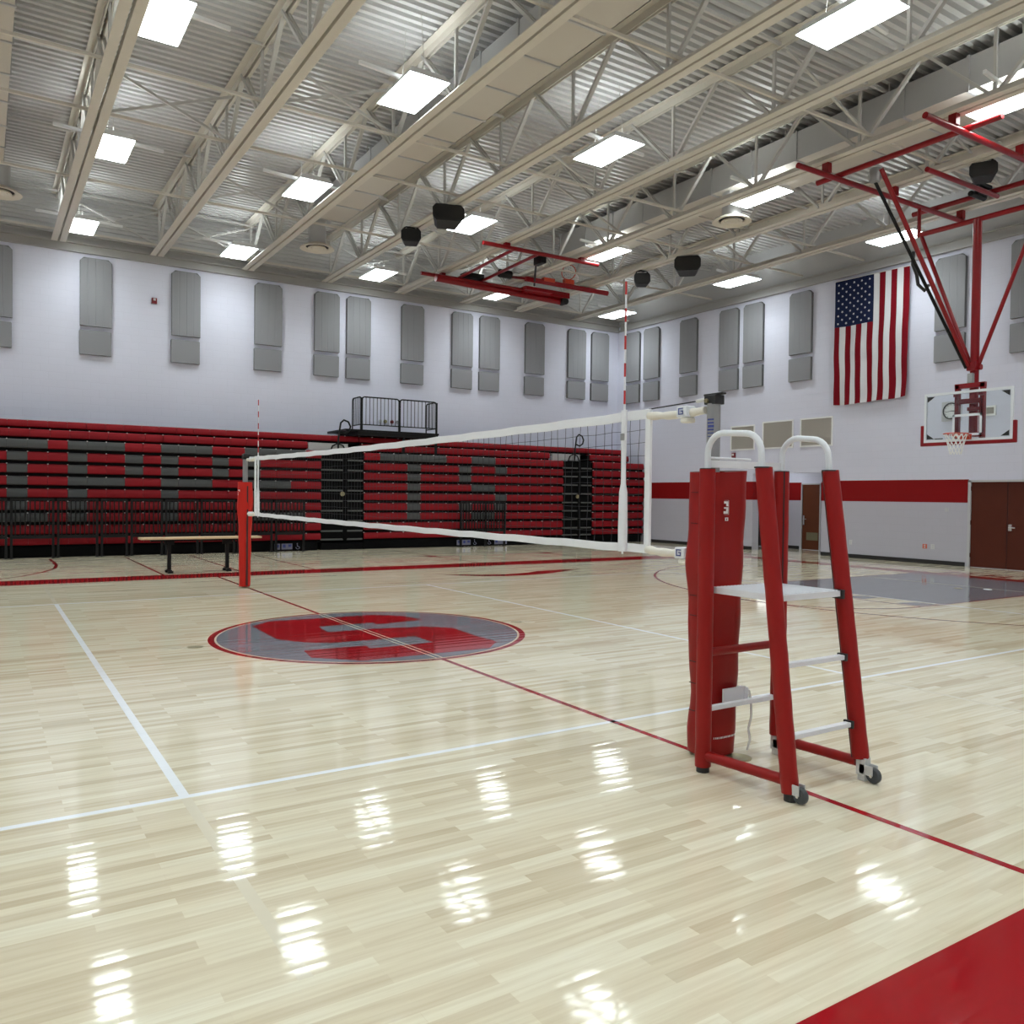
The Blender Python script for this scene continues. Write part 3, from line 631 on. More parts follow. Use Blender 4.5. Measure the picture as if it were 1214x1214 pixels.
def aisle(lab, x0, x1):
    t = thing('bleacher_aisle', lab, 'bleacher aisle', ((x0+x1)/2, YF, 0), 'bleacher aisles')
    xm = (x0+x1)/2; w_ = x1-x0
    for i in range(2, 11):
        zb = (ZR[i+1] if i < 10 else ZBOT)+.03; y = YF+.06
        mb = MB(); mb.box(x0+.01, xm+.04, y, y+.03, zb, zb+.05, 1); mb.box(xm+.16, x1-.01, y, y+.03, zb, zb+.05, 1)
        mb.box(x0+.01, x1-.01, y+.03, 16.0, zb+.02, zb+.26, 0)
        mb.build('aisle_step', ['bleach_dark', 'bleach_step'], t)
    mb = MB(); mb.box(x0+.005, x1-.005, YF+.14, 16.05, 0, 2.95); mb.box(x0+.01, x1-.01, YF+.02, YF+.14, 0, ZBOT-.06)
    mb.box(xm+.02, xm+.16, YF+.05, YF+.14, .3, 2.9)
    for i in range(5): mb.box(x0+.22, x0+.36, YF+.08, YF+.14, .5+i*.5, .62+i*.5)
    mb.build('aisle_frame', ['bleach_dark'], t)
    mb = MB(); mb.box(x0-.34, x1-.45, YF+.2, YF+.26, ZR[1]-.25, ZR[1]-.02); mb.box(x0-.34, x1-.45, YF+.26, 14.9, ZR[1]-.06, ZR[1]-.02); mb.build('top_tread', ['deckgray'], t)
    mb = MB(); mb.tube([(xm, YF+.05, 1.68), (xm, YF+.03, 1.68)], .07, 14); mb.build('round_plate', ['brass'], t, 40)
    # looped handrail
    xr = xm-.05; y = YF+.04
    mb = MB(); mb.tube([(xr-.1, y, 2.95), (xr-.09, y, 3.35), (xr-.04, y, 3.7), (xr-.02, y, 3.82), (xr+.08, y, 3.91), (xr+.22, y, 3.86), (xr+.29, y, 3.72), (xr+.25, y, 3.58), (xr+.12, y, 3.5), (xr-.05, y, 3.55)], .028, 10)
    mb.tube([(xr-.3, y+.1, 2.95), (xr-.24, y+.1, 3.12), (xr-.08, y+.1, 3.2), (xr+.1, y+.1, 3.14), (xr+.18, y+.1, 2.95)], .022, 8)
    mb.build('aisle_rail', ['blackmetal'], t, 40)
aisle('dark bleacher aisle with looped handrail under the platform', 4.56, 5.91)
aisle('dark bleacher aisle with looped handrail near the corner', 13.45, 14.78)
# front guard rails
def guardrail(x0, x1, mids, lab, z0=.53, z1=1.46, y=14.12):
    t = thing('guardrail', lab, 'guardrail', ((x0+x1)/2, y, 0), 'black front guardrails')
    mb = MB(); mb.bar((x0, y, z1), (x1, y, z1), .045, .045); mb.build('top_rail', ['blackmetal'], t)
    mb = MB(); mb.bar((x0, y, z0), (x1, y, z0), .04, .075); mb.build('bottom_rail', ['blackmetal'], t)
    for xp in [x0+.02]+mids+[x1-.02]:
        mb = MB(); mb.box(xp-.028, xp+.028, y-.028, y+.028, 0, z1); mb.box(xp-.06, xp+.06, y-.06, y+.06, 0, .012); mb.build('post', ['blackmetal'], t)
    n = int((x1-x0)/.1005)
    for k in range(1, n):
        xb = x0+(x1-x0)*k/n
        mb = MB(); mb.box(xb-.015, xb+.015, y-.015, y+.015, z0, z1); mb.build('baluster', ['blackmetal'], t)
guardrail(-4.6, -3.44, [], 'black guardrail panel at the left edge of the photo')
guardrail(-3.37, -2.44, [], 'black guardrail panel in front of the lowest rows, second from left')
guardrail(-2.37, -1.46, [], 'black guardrail panel in front of the lowest rows, third from left')
guardrail(-1.39, -.77, [], 'narrow black guardrail panel left of the wooden-top table')
guardrail(-.69, .08, [], 'black guardrail panel behind the left half of the table')
guardrail(.15, .98, [], 'black guardrail panel behind the right half of the table')
guardrail(1.05, 1.95, [], 'black guardrail panel just left of the far net post')
guardrail(2.02, 2.99, [], 'black guardrail panel directly behind the far red net post')
guardrail(3.08, 3.92, [], 'black guardrail panel above the accessible seating sign, beside the aisle')
guardrail(9.08, 10.78, [.95+9.08], 'black guardrail in front of the gray S of the bleachers')
# accessible seating signs on the skirt
def wheelchair(mb, x, y, z, s, mi):
    for k in range(12):
        a0 = PI*.15-PI*1.3*k/12; a1 = PI*.15-PI*1.3*(k+1)/12
        mb.bar((x+s*.5*math.cos(a0), y, z+s*.45+s*.4*math.sin(a0)), (x+s*.5*math.cos(a1), y, z+s*.45+s*.4*math.sin(a1)), s*.16, .004, mi, (0, 1, 0))
    mb.bar((x-s*.12, y, z+s*1.35), (x-s*.05, y, z+s*.75), s*.22, .004, mi, (0, 1, 0)); mb.bar((x-s*.05, y, z+s*.72), (x+s*.42, y, z+s*.72), s*.16, .004, mi, (0, 1, 0)); mb.bar((x+s*.4, y, z+s*.72), (x+s*.62, y, z+s*.2), s*.16, .004, mi, (0, 1, 0))
    mb.box(x-s*.27, x-s*.0, y-.002, y+.002, z+s*1.42, z+s*1.7, mi)
def skirt_sign(x, lab, flip=False):
    t = thing('accessible_seating_sign', lab, 'sign', (x, YF-.01, .05))
    y = YF-.008; xs = [(0, .16), (.2, .52)] if not flip else [(.30, .80)]
    mb = MB()
    for a, b_ in xs: mb.box(x+a, x+b_, y-.004, y, .045, .215)
    mb.build('sign_plate', ['signplate'], t)
    mb = MB()
    for a, b_ in xs: mb.box(x+a+.04, x+min(b_, a+.12), y-.006, y-.004, .10, .19); mb.box(x+b_-.12, x+b_-.03, y-.006, y-.004, .12, .19)
    mb.build('sign_print', ['blue'], t)
    mb = MB(); wheelchair(mb, x+(.68 if not flip else .1), y-.004, .045, .105, 0); mb.build('wheelchair_symbol', ['signplate'], t)
skirt_sign(3.17, 'white and blue wheelchair sign on the skirt of the left bleacher section')
skirt_sign(9.16, 'white and blue wheelchair sign on the middle bleacher skirt, nearer the aisle')
skirt_sign(10.30, 'white and blue wheelchair sign on the middle bleacher skirt, nearer the corner', True)

# viewing platform over the bleachers
t = thing('viewing_platform', 'black railed platform on top of the bleachers below the gray panels', 'platform', (7.1, 15.2, 3.47))
mb = MB(); mb.box(5.35, 8.52, 14.6, 16.2, 3.60, 3.66); mb.box(5.75, 8.5, 14.62, 16.2, 3.48, 3.60); mb.build('deck', ['blackmetal'], t)
mb = MB(); mb.box(7.25, 7.32, 14.61, 14.655, 2.98, 3.5); mb.box(8.40, 8.47, 14.61, 14.655, 2.98, 3.5); mb.build('support_post', ['blackmetal'], t)
def rail_panel(p, q, z0, z1, n):
    p = Vector((p[0], p[1], 0)); q = Vector((q[0], q[1], 0)); r = .08; d = (q-p).normalized()
    Z = Vector((0, 0, 1)); pts = [p+Z*z0]
    for k in range(5): a = k*PI/8; pts.append(p+d*r*(1-math.cos(a))+Z*(z1-r+r*math.sin(a)))
    for k in range(5): a = PI/2-k*PI/8; pts.append(q-d*r*(1-math.cos(a))+Z*(z1-r+r*math.sin(a)))
    pts.append(q+Z*z0)
    mb = MB(); mb.tube(pts, .021, 8); mb.bar(p+Z*(z0+.16), q+Z*(z0+.16), .03, .03); o = mb.build('railing_panel', ['blackmetal'], t, 40)
    for k in range(1, n):
        c = p.lerp(q, k/n); mb = MB(); mb.tube([c+Z*(z0+.16), c+Z*(z1)], .010, 6); mb.build('baluster', ['blackmetal'], o)
rail_panel((5.9, 14.66), (7.13, 14.66), 3.66, 4.67, 10); rail_panel((7.17, 14.66), (8.44, 14.66), 3.66, 4.67, 10)
rail_panel((5.86, 14.68), (5.86, 15.35), 3.66, 4.67, 6); rail_panel((8.46, 14.68), (8.46, 15.4), 3.66, 4.67, 6)
for x in (5.87, 7.15, 8.46):
    mb = MB(); mb.box(x-.026, x+.026, 14.64, 14.69, 3.5, 4.65); mb.build('corner_post', ['blackmetal'], t)

# table in front of the bleachers
t = thing('table', 'long narrow table with pale wood top and black T legs by the bleachers', 'table', (-.05, 8.95, 0))
mb = MB(); mb.box(-1.26, 1.17, 8.76, 9.14, .70, .74); mb.build('table_top', ['tabletop'], t, bevel=.006)
mb = MB(); mb.box(-1.05, 1.0, 8.9, 9.0, .655, .70); mb.build('apron', ['blackmetal'], t)
for x in (-.69, .48):
    mb = MB(); mb.box(x-.035, x+.035, 8.915, 8.985, .05, .66); mb.box(x-.10, x+.10, 8.93, 8.97, .58, .66); o = mb.build('leg', ['blackmetal'], t)
    mb = MB(); mb.box(x-.03, x+.03, 8.78, 9.12, .03, .07); mb.box(x-.05, x+.05, 8.76, 8.84, 0, .05); mb.box(x-.05, x+.05, 9.06, 9.14, 0, .05); mb.build('foot', ['blackmetal'], o)

# ------------------------------------------------------------------ volleyball net and posts
YA, YB = -4.92, 5.07; ZN1, ZN0 = 2.31, 1.285
def sag(y): s = (y-YA)/(YB-YA); return -.03*4*s*(1-s)
t = thing('volleyball_net', 'black mesh volleyball net with white bands stretched across the court', 'volleyball net', (0, 0, ZN0))
mb = MB(); n = 100; ys = [YA+(YB-YA)*i/n for i in range(n+1)]
def wob(i, z): return .006*math.sin(i*1.7+z*5)
for i, y in enumerate(ys):
    if i in (0, n): continue
    pts = [(wob(i, z)*.5, y+wob(i*2, z*3), z+sag(y)*(1 if k > 5 else .4)) for k, z in enumerate([ZN0+.04+(ZN1-.05-ZN0-.04)*k/10 for k in range(11)])]
    mb.tube(pts, .0019, 4, cap=False)
for k in range(1, 10):
    z = ZN0+.05+(ZN1-ZN0-.1)*k/10
    mb.tube([(0, y, z+sag(y)*(.4+.06*k)+wob(i, k)*.6) for i, y in enumerate(ys) if i % 2 == 0], .0019, 4, cap=False)
mb.build('netting', ['netcord'], t)
def band(z0, z1, name, m_, sg, th=.007):
    mb = MB(); N = 40
    prof = [(-th, z0), (th, z0), (th*1.3, (z0+z1)/2), (th, z1), (-th, z1), (-th*1.3, (z0+z1)/2)]; o = 0; vs = []; fs = []
    for i in range(N+1):
        y = YA+(YB-YA)*i/N; vs += [(p, y, q+sag(y)*sg+.004*math.sin(i*2.1)) for p, q in prof]
    for i in range(N):
        for k in range(6): fs.append((i*6+k, i*6+(k+1) % 6, (i+1)*6+(k+1) % 6, (i+1)*6+k))
    fs += [tuple(range(6)), tuple(N*6+k for k in reversed(range(6)))]
    mb.add(vs, fs); return mb.build(name, [m_], t, 30)
band(ZN1-.068, ZN1, 'top_band', 'wtape', 1); band(ZN0, ZN0+.06, 'bottom_band', 'wtape', .4)
for y in (YA, YB):
    mb = MB(); mb.box(-.011, .011, y-.028, y+.028, ZN0, ZN1); mb.build('side_band', ['wtape'], t, bevel=.004)
def glogo(mb, y, z, s, xf, mi):
    # square letter G facing the camera side
    for (a0, a1, b0, b1) in ((-1, 1, .7, 1), (-1, -.7, -1, 1), (-1, 1, -1, -.7), (.7, 1, -1, .1), (0, 1, -.1, .2)):
        mb.box(xf-.003, xf, y-a1*s, y-a0*s, z+b0*s, z+b1*s, mi)
PN = (.04, -5.5); PF = (-.05, 5.53)
for (ya, yb, z, xk) in ((YA, PN[1]+.054, 2.262, .02), (YA, PN[1]+.172, 1.315, .0), (YB, PF[1]-.078, 2.265, -.03), (YB, PF[1]-.145, 1.315, -.03)):
    mb = MB(); N = 8; pts = []
    mb.tube([(xk*i/N, ya+(yb-ya)*i/N, z-.012*math.sin(PI*i/N)) for i in range(N+1)], [.028+.004*math.sin(i*2.3) for i in range(N+1)], 10); mb.build('tension_sleeve', ['cream_tape'], t, 50)
for z, dz in ((2.262, -.045), (1.312, -.05)):
    y = -5.28
    mb = MB(); mb.box(-.036, .05, y-.05, y+.05, z-.04, z+.038, 0); mb.box(-.03, .045, y-.055, y+.02, z-.075, z-.04, 1); o = mb.build('strap_pad', ['whitepaint', 'cream_tape'], t, bevel=.01)
    mb = MB(); glogo(mb, y+.005, z+.002, .022, -.037, 0); mb.build('logo', ['blue'], o)
for y, z in ((5.28, 2.27), (5.34, 1.312)):
    mb = MB(); mb.box(-.04, .04, y-.05, y+.05, z-.04, z+.04); mb.build('strap_pad', ['whitepaint'], t, bevel=.01)
mb = MB(); mb.tube([(0, YA, ZN1+.0), (.02, -5.30, 2.325), (PN[0], PN[1]+.06, 2.335)], .0045, 6); mb.tube([(0, YB, ZN1), (PF[0], PF[1]-.135, 2.34)], .0045, 6); mb.build('tension_cord', ['netcord'], t)
mb = MB(); mb.tube([(.024, -5.36, 2.327), (.033, -5.43, 2.333)], .012, 8); mb.build('turnbuckle', ['plate'], t, 40)
# antennas (strapped to the net)
def antenna(y, lab):
    t = thing('net_antenna', lab, 'net antenna', (-.016, y, ZN0), 'net antennas')
    mb = MB(); z = ZN0-.02; k = 0
    while z < 3.26:
        mb.tube([(-.016, y, z), (-.016, y, min(z+.1, 3.26))], .0075, 8, k % 2); z += .1; k += 1
    mb.build('rod', ['wtape', 'red_stripe'], t, 40)
    mb = MB(); mb.tube([(-.016, y, z0_) for z0_ in (ZN0, 1.45, 1.72, 1.78, 1.9, 2.1, ZN1+.01)], [.046, .048, .042, .026, .024, .028, .030], 8); o = mb.build('sleeve', ['wtape'], t, 50)
    o.scale = (.5, 1, 1)
    mb = MB(); mb.box(-.036, -.026, y-.018, y+.018, 2.10, 2.15); mb.build('buckle', ['alu'], t)
antenna(-4.67, 'red and white striped antenna on the near end of the net')
antenna(4.85, 'red and white striped antenna on the far end of the net')
# posts
def post(px, py, ztop, lab, near):
    t = thing('net_post', lab, 'net post', (px, py, 0), 'volleyball posts')
    mb = MB(); mb.tube([(px, py, 0.005), (px, py, ztop)], .044, 20); mb.build('tube', ['alu'], t, 40)
    mb = MB(); mb.lathe((px, py, 0), [(.10, .0), (.10, .010), (.06, .014), (.05, .03)], 32); mb.build('base_plate', ['brass'], t, 40)
    if near:
        mb = MB(); mb.box(px-.04, px+.045, py-.05, py+.05, 2.295, 2.355); mb.box(px-.02, px+.02, py-.09, py+.075, 2.355, 2.368); mb.build('pulley_head', ['black'], t, bevel=.004)
        mb = MB(); mb.tube([(px-.056, py+.02, 2.318), (px-.04, py+.02, 2.318)], .014, 12); mb.build('bolt', ['brass'], t, 40)
        mb = MB()
        for k, (wd, h_) in enumerate(((.05, .010), (.05, .010), (.035, .016), (.05, .010), (.045, .006), (.035, .005))): 
            z = 2.195-k*.022; a = math.radians(215)
            mb.bar((px-.030-wd*.1, py-.034, z), (px-.046, py-.002+wd*.2, z), h_, .004, 0, (-.7, -.7, 0))
        mb.build('printed_scale', ['blue'], t)
    else:
        mb = MB(); mb.box(px-.05, px+.05, py-.06, py+.05, 2.27, 2.36); mb.tube([(px-.06, py-.1, 2.34), (px+.06, py-.1, 2.34)], .03, 10); mb.build('pulley_head', ['black'], t)
    return t
post(*PN, 2.30, 'near gray net post rising behind the referee stand', True)
post(*PF, 2.27, 'far gray net post in front of the bleachers', False)
def pad(px, py, z0, z1, rt, rb, lab, m_, near):
    t = thing('post_pad', lab, 'post pad', (px, py, z0), 'red post pads')
    N = 24; n = 40; vs = []; fs = []
    for i in range(N+1):
        s = i/N; z = z0+(z1-z0)*s
        for k in range(n):
            a = 2*PI*k/n
            base = rb+(rt-rb)*s
            if near: base += .006*math.sin(s*21)*max(0, math.cos(a-2.6))+.003*math.sin(s*33+a*2)-(.012*math.sin(s*PI*2.2) if math.cos(a-2.6) > .3 else 0)
            else: base += .020*math.exp(-((s-.78)/.14)**2)+.004*math.sin(s*25+a*3)
            ex = 1.06 if near else 1.0
            ca, sa = math.cos(a), math.sin(a)
            # squarish section
            q = (abs(ca)**3.0+abs(sa)**3.0)**(-1/3.0)
            if not near: q = 1
            vs.append((px-(.03*(1-s) if near else 0)+base*ex*q*ca, py+base*q*sa*.92, z+(.012*math.cos(a-.4) if (i == N and near) else 0)))
    for i in range(N):
        for k in range(n): fs.append((i*n+k, i*n+(k+1) % n, (i+1)*n+(k+1) % n, (i+1)*n+k))
    vi = len(vs)
    for k in range(n): x, y, z = vs[N*n+k]; vs.append((px+(x-px)*.45-(.05 if near else 0), py+(y-py)*.45, z-.01))
    for k in range(n): fs.append((N*n+k, N*n+(k+1) % n, vi+(k+1) % n, vi+k))
    mats_i = [0]*(N*n)+[1]*n
    mb = MB(); mb.add(vs, fs, mats_i); mb.build('pad_cover', [m_, 'seam'], t, 50)
    return t
PT = pad(PN[0]+.05, PN[1], .02, 1.86, .166, .136, 'tall red vinyl pad wrapped around the near net post', 'pad', True)
# pad emblem on the face towards the camera, band print at the foot, seam and tabs
def emblem(parent, c, n, s, mats_, rows):
    n = Vector(n).normalized(); r = Vector((0, 0, 1)).cross(n).normalized(); zz = Vector((0, 0, 1)); c = Vector(c)
    mb = MB()
    for (a0, a1, b0, b1) in rows:
        pts = [c+r*a0*s+zz*b0*s, c+r*a1*s+zz*b0*s, c+r*a1*s+zz*b1*s, c+r*a0*s+zz*b1*s]
        mb.prism(pts, n*.003)
    return mb.build('emblem', mats_, parent)
ROWS = [(-.55, .55, 1.0, 1.5), (.05, .55, .45, 1.0), (-.55, .55, -.1, .25), (.05, .55, -.6, -.1), (-.65, .5, -1.15, -.6), (-.2, .6, -2.15, -1.95), (-.2, 0, -2.5, -2.15), (.4, .6, -2.5, -2.15), (-.2, .6, -2.65, -2.5), (.7, .72, -1.3, 1.7), (-.5, .7, 1.68, 1.72), (-.5, .7, -1.36, -1.32)]
dirc = (Vector((CAMLOC.x, CAMLOC.y, 0))-Vector((.065, -5.5, 0))).normalized()
E_dir = Vector((-.28, -.96, 0)).normalized()
E_em = emblem(PT, (.0, -5.5-.156, 1.62), (-.10, -1, 0), .030, ['pole_trim'], ROWS)
mb = MB(); n = 18
for k in range(n):
    a0 = -PI*.70+PI*.42*k/n; a1 = a0+PI*.42/n*(.7 if k % 3 else .45)
    def pp(a, z): 
        ca, sa = math.cos(a), math.sin(a); q = (abs(ca)**3+abs(sa)**3)**(-1/3); R_ = (.139+(.166-.136)*(z/1.86))
        return Vector((PN[0]+.05-.03*(1-z/1.86)+R_*1.06*q*ca, PN[1]+R_*q*sa*.92, z))
    mb.poly([pp(a0, .135), pp(a1, .135), pp(a1, .147), pp(a0, .147)])
mb.build('foot_print', ['pole_trim'], PT)
mb = MB()
for z in (1.72, 1.52, 1.38, 1.05, .92, .62, .48, .30):
    a = 2.75
    for k in range(5):
        a0 = a+.08*k; mb.bar(pp(a0, z)+Vector((-.003, .0, .0)), pp(a0+.08, z)+Vector((-.003, 0, 0)), .007, .004, 0)
mb.build('strap_slit', ['seam'], PT)
PT2 = pad(PF[0], PF[1], .03, 1.87, .122, .095, 'tall orange-red vinyl pad wrapped around the far net post', 'pad2', False)
mb = MB(); mb.box(PF[0]-.004, PF[0]+.022, PF[1]-.125, PF[1]-.085, .05, 1.8); mb.build('seam', ['seam'], PT2)
emblem(PT2, (PF[0]-.118, PF[1]-.045, 1.68), (-1, -.55, 0), .036, ['pole_trim'], ROWS[:8])
# winch strap bracket on the near post
t = thing('net_winch', 'white winch bracket with dangling white strap on the near post', 'winch', (.06, -5.68, .38))
mb = MB(); mb.box(-.02, .18, -5.685, -5.668, .36, .47); mb.box(.16, .2, -5.69, -5.62, .37, .46); mb.build('bracket', ['whitestep'], t, bevel=.004)
mb = MB(); pts = [(.235, -5.66, .43), (.26, -5.66, .36), (.27, -5.655, .25), (.25, -5.65, .17), (.268, -5.65, .10), (.24, -5.65, .03)]
for p, q in zip(pts[:-1], pts[1:]): mb.bar(p, q, .018, .004, 0, (0, 1, 0))
mb.tube([(.19, -5.665, .44), (.235, -5.66, .43)], .008, 6)
mb.build('strap', ['ropew'], t)

# ------------------------------------------------------------------ referee stand
t = thing('referee_stand', 'red padded referee stand with white platform, steps and hand rails on casters', 'referee stand', (.1, -6.0, 0))
xl, xr = -.25, .43; yf = -5.735; zt = 1.86
def ytop(x): return -6.16 if x < 0 else -6.10
def leg(x, front):
    rr = .049; n = 22; zb = .035 if front and x < 0 else (.045 if x < 0 else .13)
    N = 26; pts = []; rad = []
    for i in range(N+1):
        s = i/N; z = zb+(zt-zb)*s
        y = yf if front else -6.345+(ytop(x)+6.345)*(z/zt)
        xx = x if front else x+.010+(.054 if x < 0 else .032)*(1-z/zt)
        pts.append((xx, y, z)); rad.append(rr+(.0008*math.sin(i*1.9)+.0006*math.sin(i*3.1+x*9)))
    mb = MB(); mb.tube(pts, rad, n); o = mb.build('leg_pad', ['pad'], t, 50)
    mb = MB(); y = pts[-1][1]; mb.tube([(x, y, zt-.002), (x, y, zt+.006)], rr*.97, n); mb.build('end_cap', ['black'], o, 40)
    mb = MB(); sg = -1 if front else 1
    # dark lacing seam on the inward side
    off = Vector((.7 if x < 0 else -.45, 0.75 if not front else -.75, 0)).normalized()*rr
    if not (front and x < 0): mb.tube([(p[0]+off.x, p[1]+off.y, p[2]) for p in pts], .006, 6); mb.build('lacing_seam', ['seam'], o)
    return o
for x in (xl, xr):
    for fr_ in (True, False): leg(x, fr_)
# inner frame tubes & hand rails
def yrear(x, z): return -6.345+(ytop(x)+6.345)*(z/zt)
for x in (xl, xr):
    yb = ytop(x); h = 2.075; r = .12; pts = [(x, yf, zt-.1), (x, yf, h-r)]
    for k in range(1, 7): a = k*PI/12; pts.append((x, yf-r*(1-math.cos(a)), h-r+r*math.sin(a)-.0))
    for k in range(0, 7): a = PI/2-k*PI/12; pts.append((x, yb+.01+r*(1-math.cos(a)), h-.012-r+r*math.sin(a)))
    pts += [(x, yb, zt-.1)]
    mb = MB(); mb.tube(pts, .019, 14); mb.build('hand_rail', ['whitepaint'], t, 50)
mb = MB(); mb.bar((xl+.02, yf+.0, 1.895), (xr, yf+.0, 1.895), .02, .045); mb.tube([(xl+.02, yf-.0, 1.93), (xr*.3, yf, 1.93)], .008, 8); mb.build('front_rail', ['whitestep'], t, 40)
# platform
mb = MB(); xa, xb = xl+.052, xr-.052; ya, yb = yf-.0, -6.235; zp = 1.135
mb.box(xa, xb, yb, ya, zp-.035, zp)
k = 0
while xa+.03*k < xb-.015: mb.box(xa+.03*k+.004, xa+.03*k+.02, yb+.01, ya-.01, zp, zp+.004, 1); k += 1
mb.build('platform', ['whitestep', 'whitepaint'], t)
# rear ladder rungs, front rungs, padded cross bars
for z in (.735, .34):
    y = yrear(0, z); mb = MB(); mb.bar((xl+.04, y, z), (xr-.04, y, z), .045, .028); o = mb.build('rung', ['whitestep'], t, bevel=.004)
    mb = MB(); mb.box(xr-.055, xr-.035, y-.03, y+.03, z-.022, z+.022); mb.build('rung_socket', ['black'], o)
mb = MB(); mb.box(xr-.058, xr-.036, -6.25, -6.18, zp-.05, zp+.005); mb.build('platform_socket', ['black'], t)
mb = MB(); mb.bar((xl+.04, yf, .385), (xr-.04, yf, .385), .035, .03); mb.build('rung', ['whitestep'], t, bevel=.004)
mb = MB(); mb.tube([(xl+.02, yf-.005, .735), (xr-.02, yf-.005, .735)], .026, 14); mb.build('cross_bar_pad', ['pad'], t, 40)
for x in (xl, xr):
    N = 14; mb = MB(); mb.tube([(x+(.06 if x < 0 else .04)*i/N, yf-.03+(-6.30-yf+.03)*i/N, .105) for i in range(N+1)], [.031+.001*math.sin(i*2+x) for i in range(N+1)], 14); mb.build('base_bar_pad', ['pad'], t, 50)
# rubber feet and casters
mb = MB(); mb.tube([(xl, yf, 0), (xl, yf, .04)], .04, 14); mb.build('rubber_foot', ['black'], t, 40)
mb = MB(); mb.tube([(xl+.062, -6.345, 0), (xl+.062, -6.345, .05)], .038, 14); mb.build('rubber_foot', ['black'], t, 40)
def caster(x, y, dy, br=True):
    mb = MB()
    if br: mb.box(x-.03, x+.03, y-.03, y+.03, .035, .14); mb.box(x-.022, x+.022, y-.025, y+.025, 0, .035)
    for s in (-1, 1): mb.box(x+s*.026-.004, x+s*.026+.004, min(y, y+dy)-.01, max(y, y+dy)+.01, .045, .105)
    o = mb.build('caster_bracket', ['castergray'], t, bevel=.003)
    mb = MB(); c = (x, y+dy, .0475)
    mb.lathe(c, [(.012, -.018), (.040, -.018), (.0465, -.010), (.0465, .010), (.040, .018), (.012, .018)], 24, axis='x'); mb.build('caster_wheel', ['wheelgray'], o, 40)
    mb = MB(); mb.tube([(x-.032, y+dy, .0475), (x+.032, y+dy, .0475)], .01, 10); mb.build('axle', ['chrome'], o, 40)
caster(xl+.062, -6.345, -.065, False); caster(xr+.04, -6.345, -.07); caster(xr, yf, -.05)

# floor socket covers
for k, (x, y, r, m_, lab) in enumerate(((-2.22, .08, .085, 'p_cream', 'pale round floor socket cover left of the court emblem, outer one'), (-2.03, .05, .085, 'brass', 'brass round floor socket cover left of the court emblem, next to the pale one'), (2.03, -.1, .075, 'brass', 'brass round floor socket cover right of the court emblem'), (2.19, -.18, .075, 'p_cream', 'pale round floor socket cover right of the court emblem'),
     (11.9, -.55, .075, 'brass', 'small brass floor socket cover inside the gray key'), (12.2, -.95, .075, 'plate', 'small pale floor socket cover inside the gray key'), (.15, -5.66, .085, 'brass', 'brass floor socket cover at the foot of the near post pad'))):
    mb = MB(); mb.lathe((x, y, 0), [(r, .0), (r, .004), (r*.85, .006), (r*.8, .005), (.001, .005)], 28); tag(mb.build('floor_socket_cover', [m_], None, 40), lab, 'floor cover', 'floor socket covers')

# ------------------------------------------------------------------ lowered basketball hoop by the flag wall
def hoop_net(mb, c, R_, down, side, L=.42, n=12, th=.008):
    """open net hanging from ring centre c along 'down'; ring axis == down"""
    c = Vector(c); dn = Vector(down).normalized(); a = Vector(side).normalized(); b_ = dn.cross(a)
    def pt(k, j): 
        rr = R_*(1-.52*(j/5)**.8); th = 2*PI*(k+.5*(j % 2))/n
        return c+dn*(L*j/5)+a*rr*math.cos(th)+b_*rr*math.sin(th)
    for j in range(5):
        for k in range(n):
            mb.tube([pt(k, j), pt(k if j % 2 == 0 else k+1, j+1)], th, 4); mb.tube([pt(k, j), pt(k-1 if j % 2 == 0 else k, j+1)], th, 4)
t = thing('basketball_hoop', 'glass basketball backboard lowered on a red ceiling-hung mast beside the flag', 'basketball hoop', (13.3, 0, 2.9))
BX = 13.12; yc = .02; bw, bz0, bz1 = .915, 2.92, 3.96
mb = MB(); mb.box(BX-.006, BX+.006, yc-bw+.03, yc+bw-.03, bz0+.03, bz1-.03); o = mb.build('glass', ['glass'], t)
mb = MB(); b_ = .05
mb.box(BX-.02, BX+.02, yc-bw, yc+bw, bz1-b_, bz1); mb.box(BX-.02, BX+.02, yc-bw, yc+bw, bz0, bz0+b_); mb.box(BX-.02, BX+.02, yc-bw, yc-bw+b_, bz0+b_, bz1-b_); mb.box(BX-.02, BX+.02, yc+bw-b_, yc+bw, bz0+b_, bz1-b_)
mb.build('board_frame', ['whitepaint'], t)
mb = MB(); tw, tz0, tz1, k = .305, 3.03, 3.48, .05
mb.box(BX-.009, BX-.006, yc-tw, yc+tw, tz1-k, tz1); mb.box(BX-.009, BX-.006, yc-tw, yc+tw, tz0, tz0+k); mb.box(BX-.009, BX-.006, yc-tw, yc-tw+k, tz0, tz1); mb.box(BX-.009, BX-.006, yc+tw-k, yc+tw, tz0, tz1); mb.build('target_square', ['whitepaint'], t)
mb = MB()
for sy, sz in ((1, 1), (-1, 1), (1, -1), (-1, -1)):
    y_, z_ = yc+sy*(bw-.07), (bz1-.07 if sz > 0 else bz0+.07)
    q = [(BX-.022, y_, z_), (BX-.022, y_-sy*.16, z_), (BX-.022, y_, z_-sz*.11)]
    mb.prism(q, (.012, 0, 0))
for k in range(6): mb.box(BX-.021, BX-.012, yc+.50+.03*k, yc+.52+.03*k, bz0+.06, bz0+.085)
mb.build('corner_decal', ['black'], t)
mb = MB(); pw = .055
mb.box(BX-.035, BX+.035, yc-bw-.035, yc+bw+.035, bz0-.075, bz0); mb.box(BX-.035, BX+.035, yc-bw-.07, yc-bw, bz0-.075, bz0+.37); mb.box(BX-.035, BX+.035, yc+bw, yc+bw+.07, bz0-.075, bz0+.37); mb.build('edge_pad', ['hoopred'], t, bevel=.015)
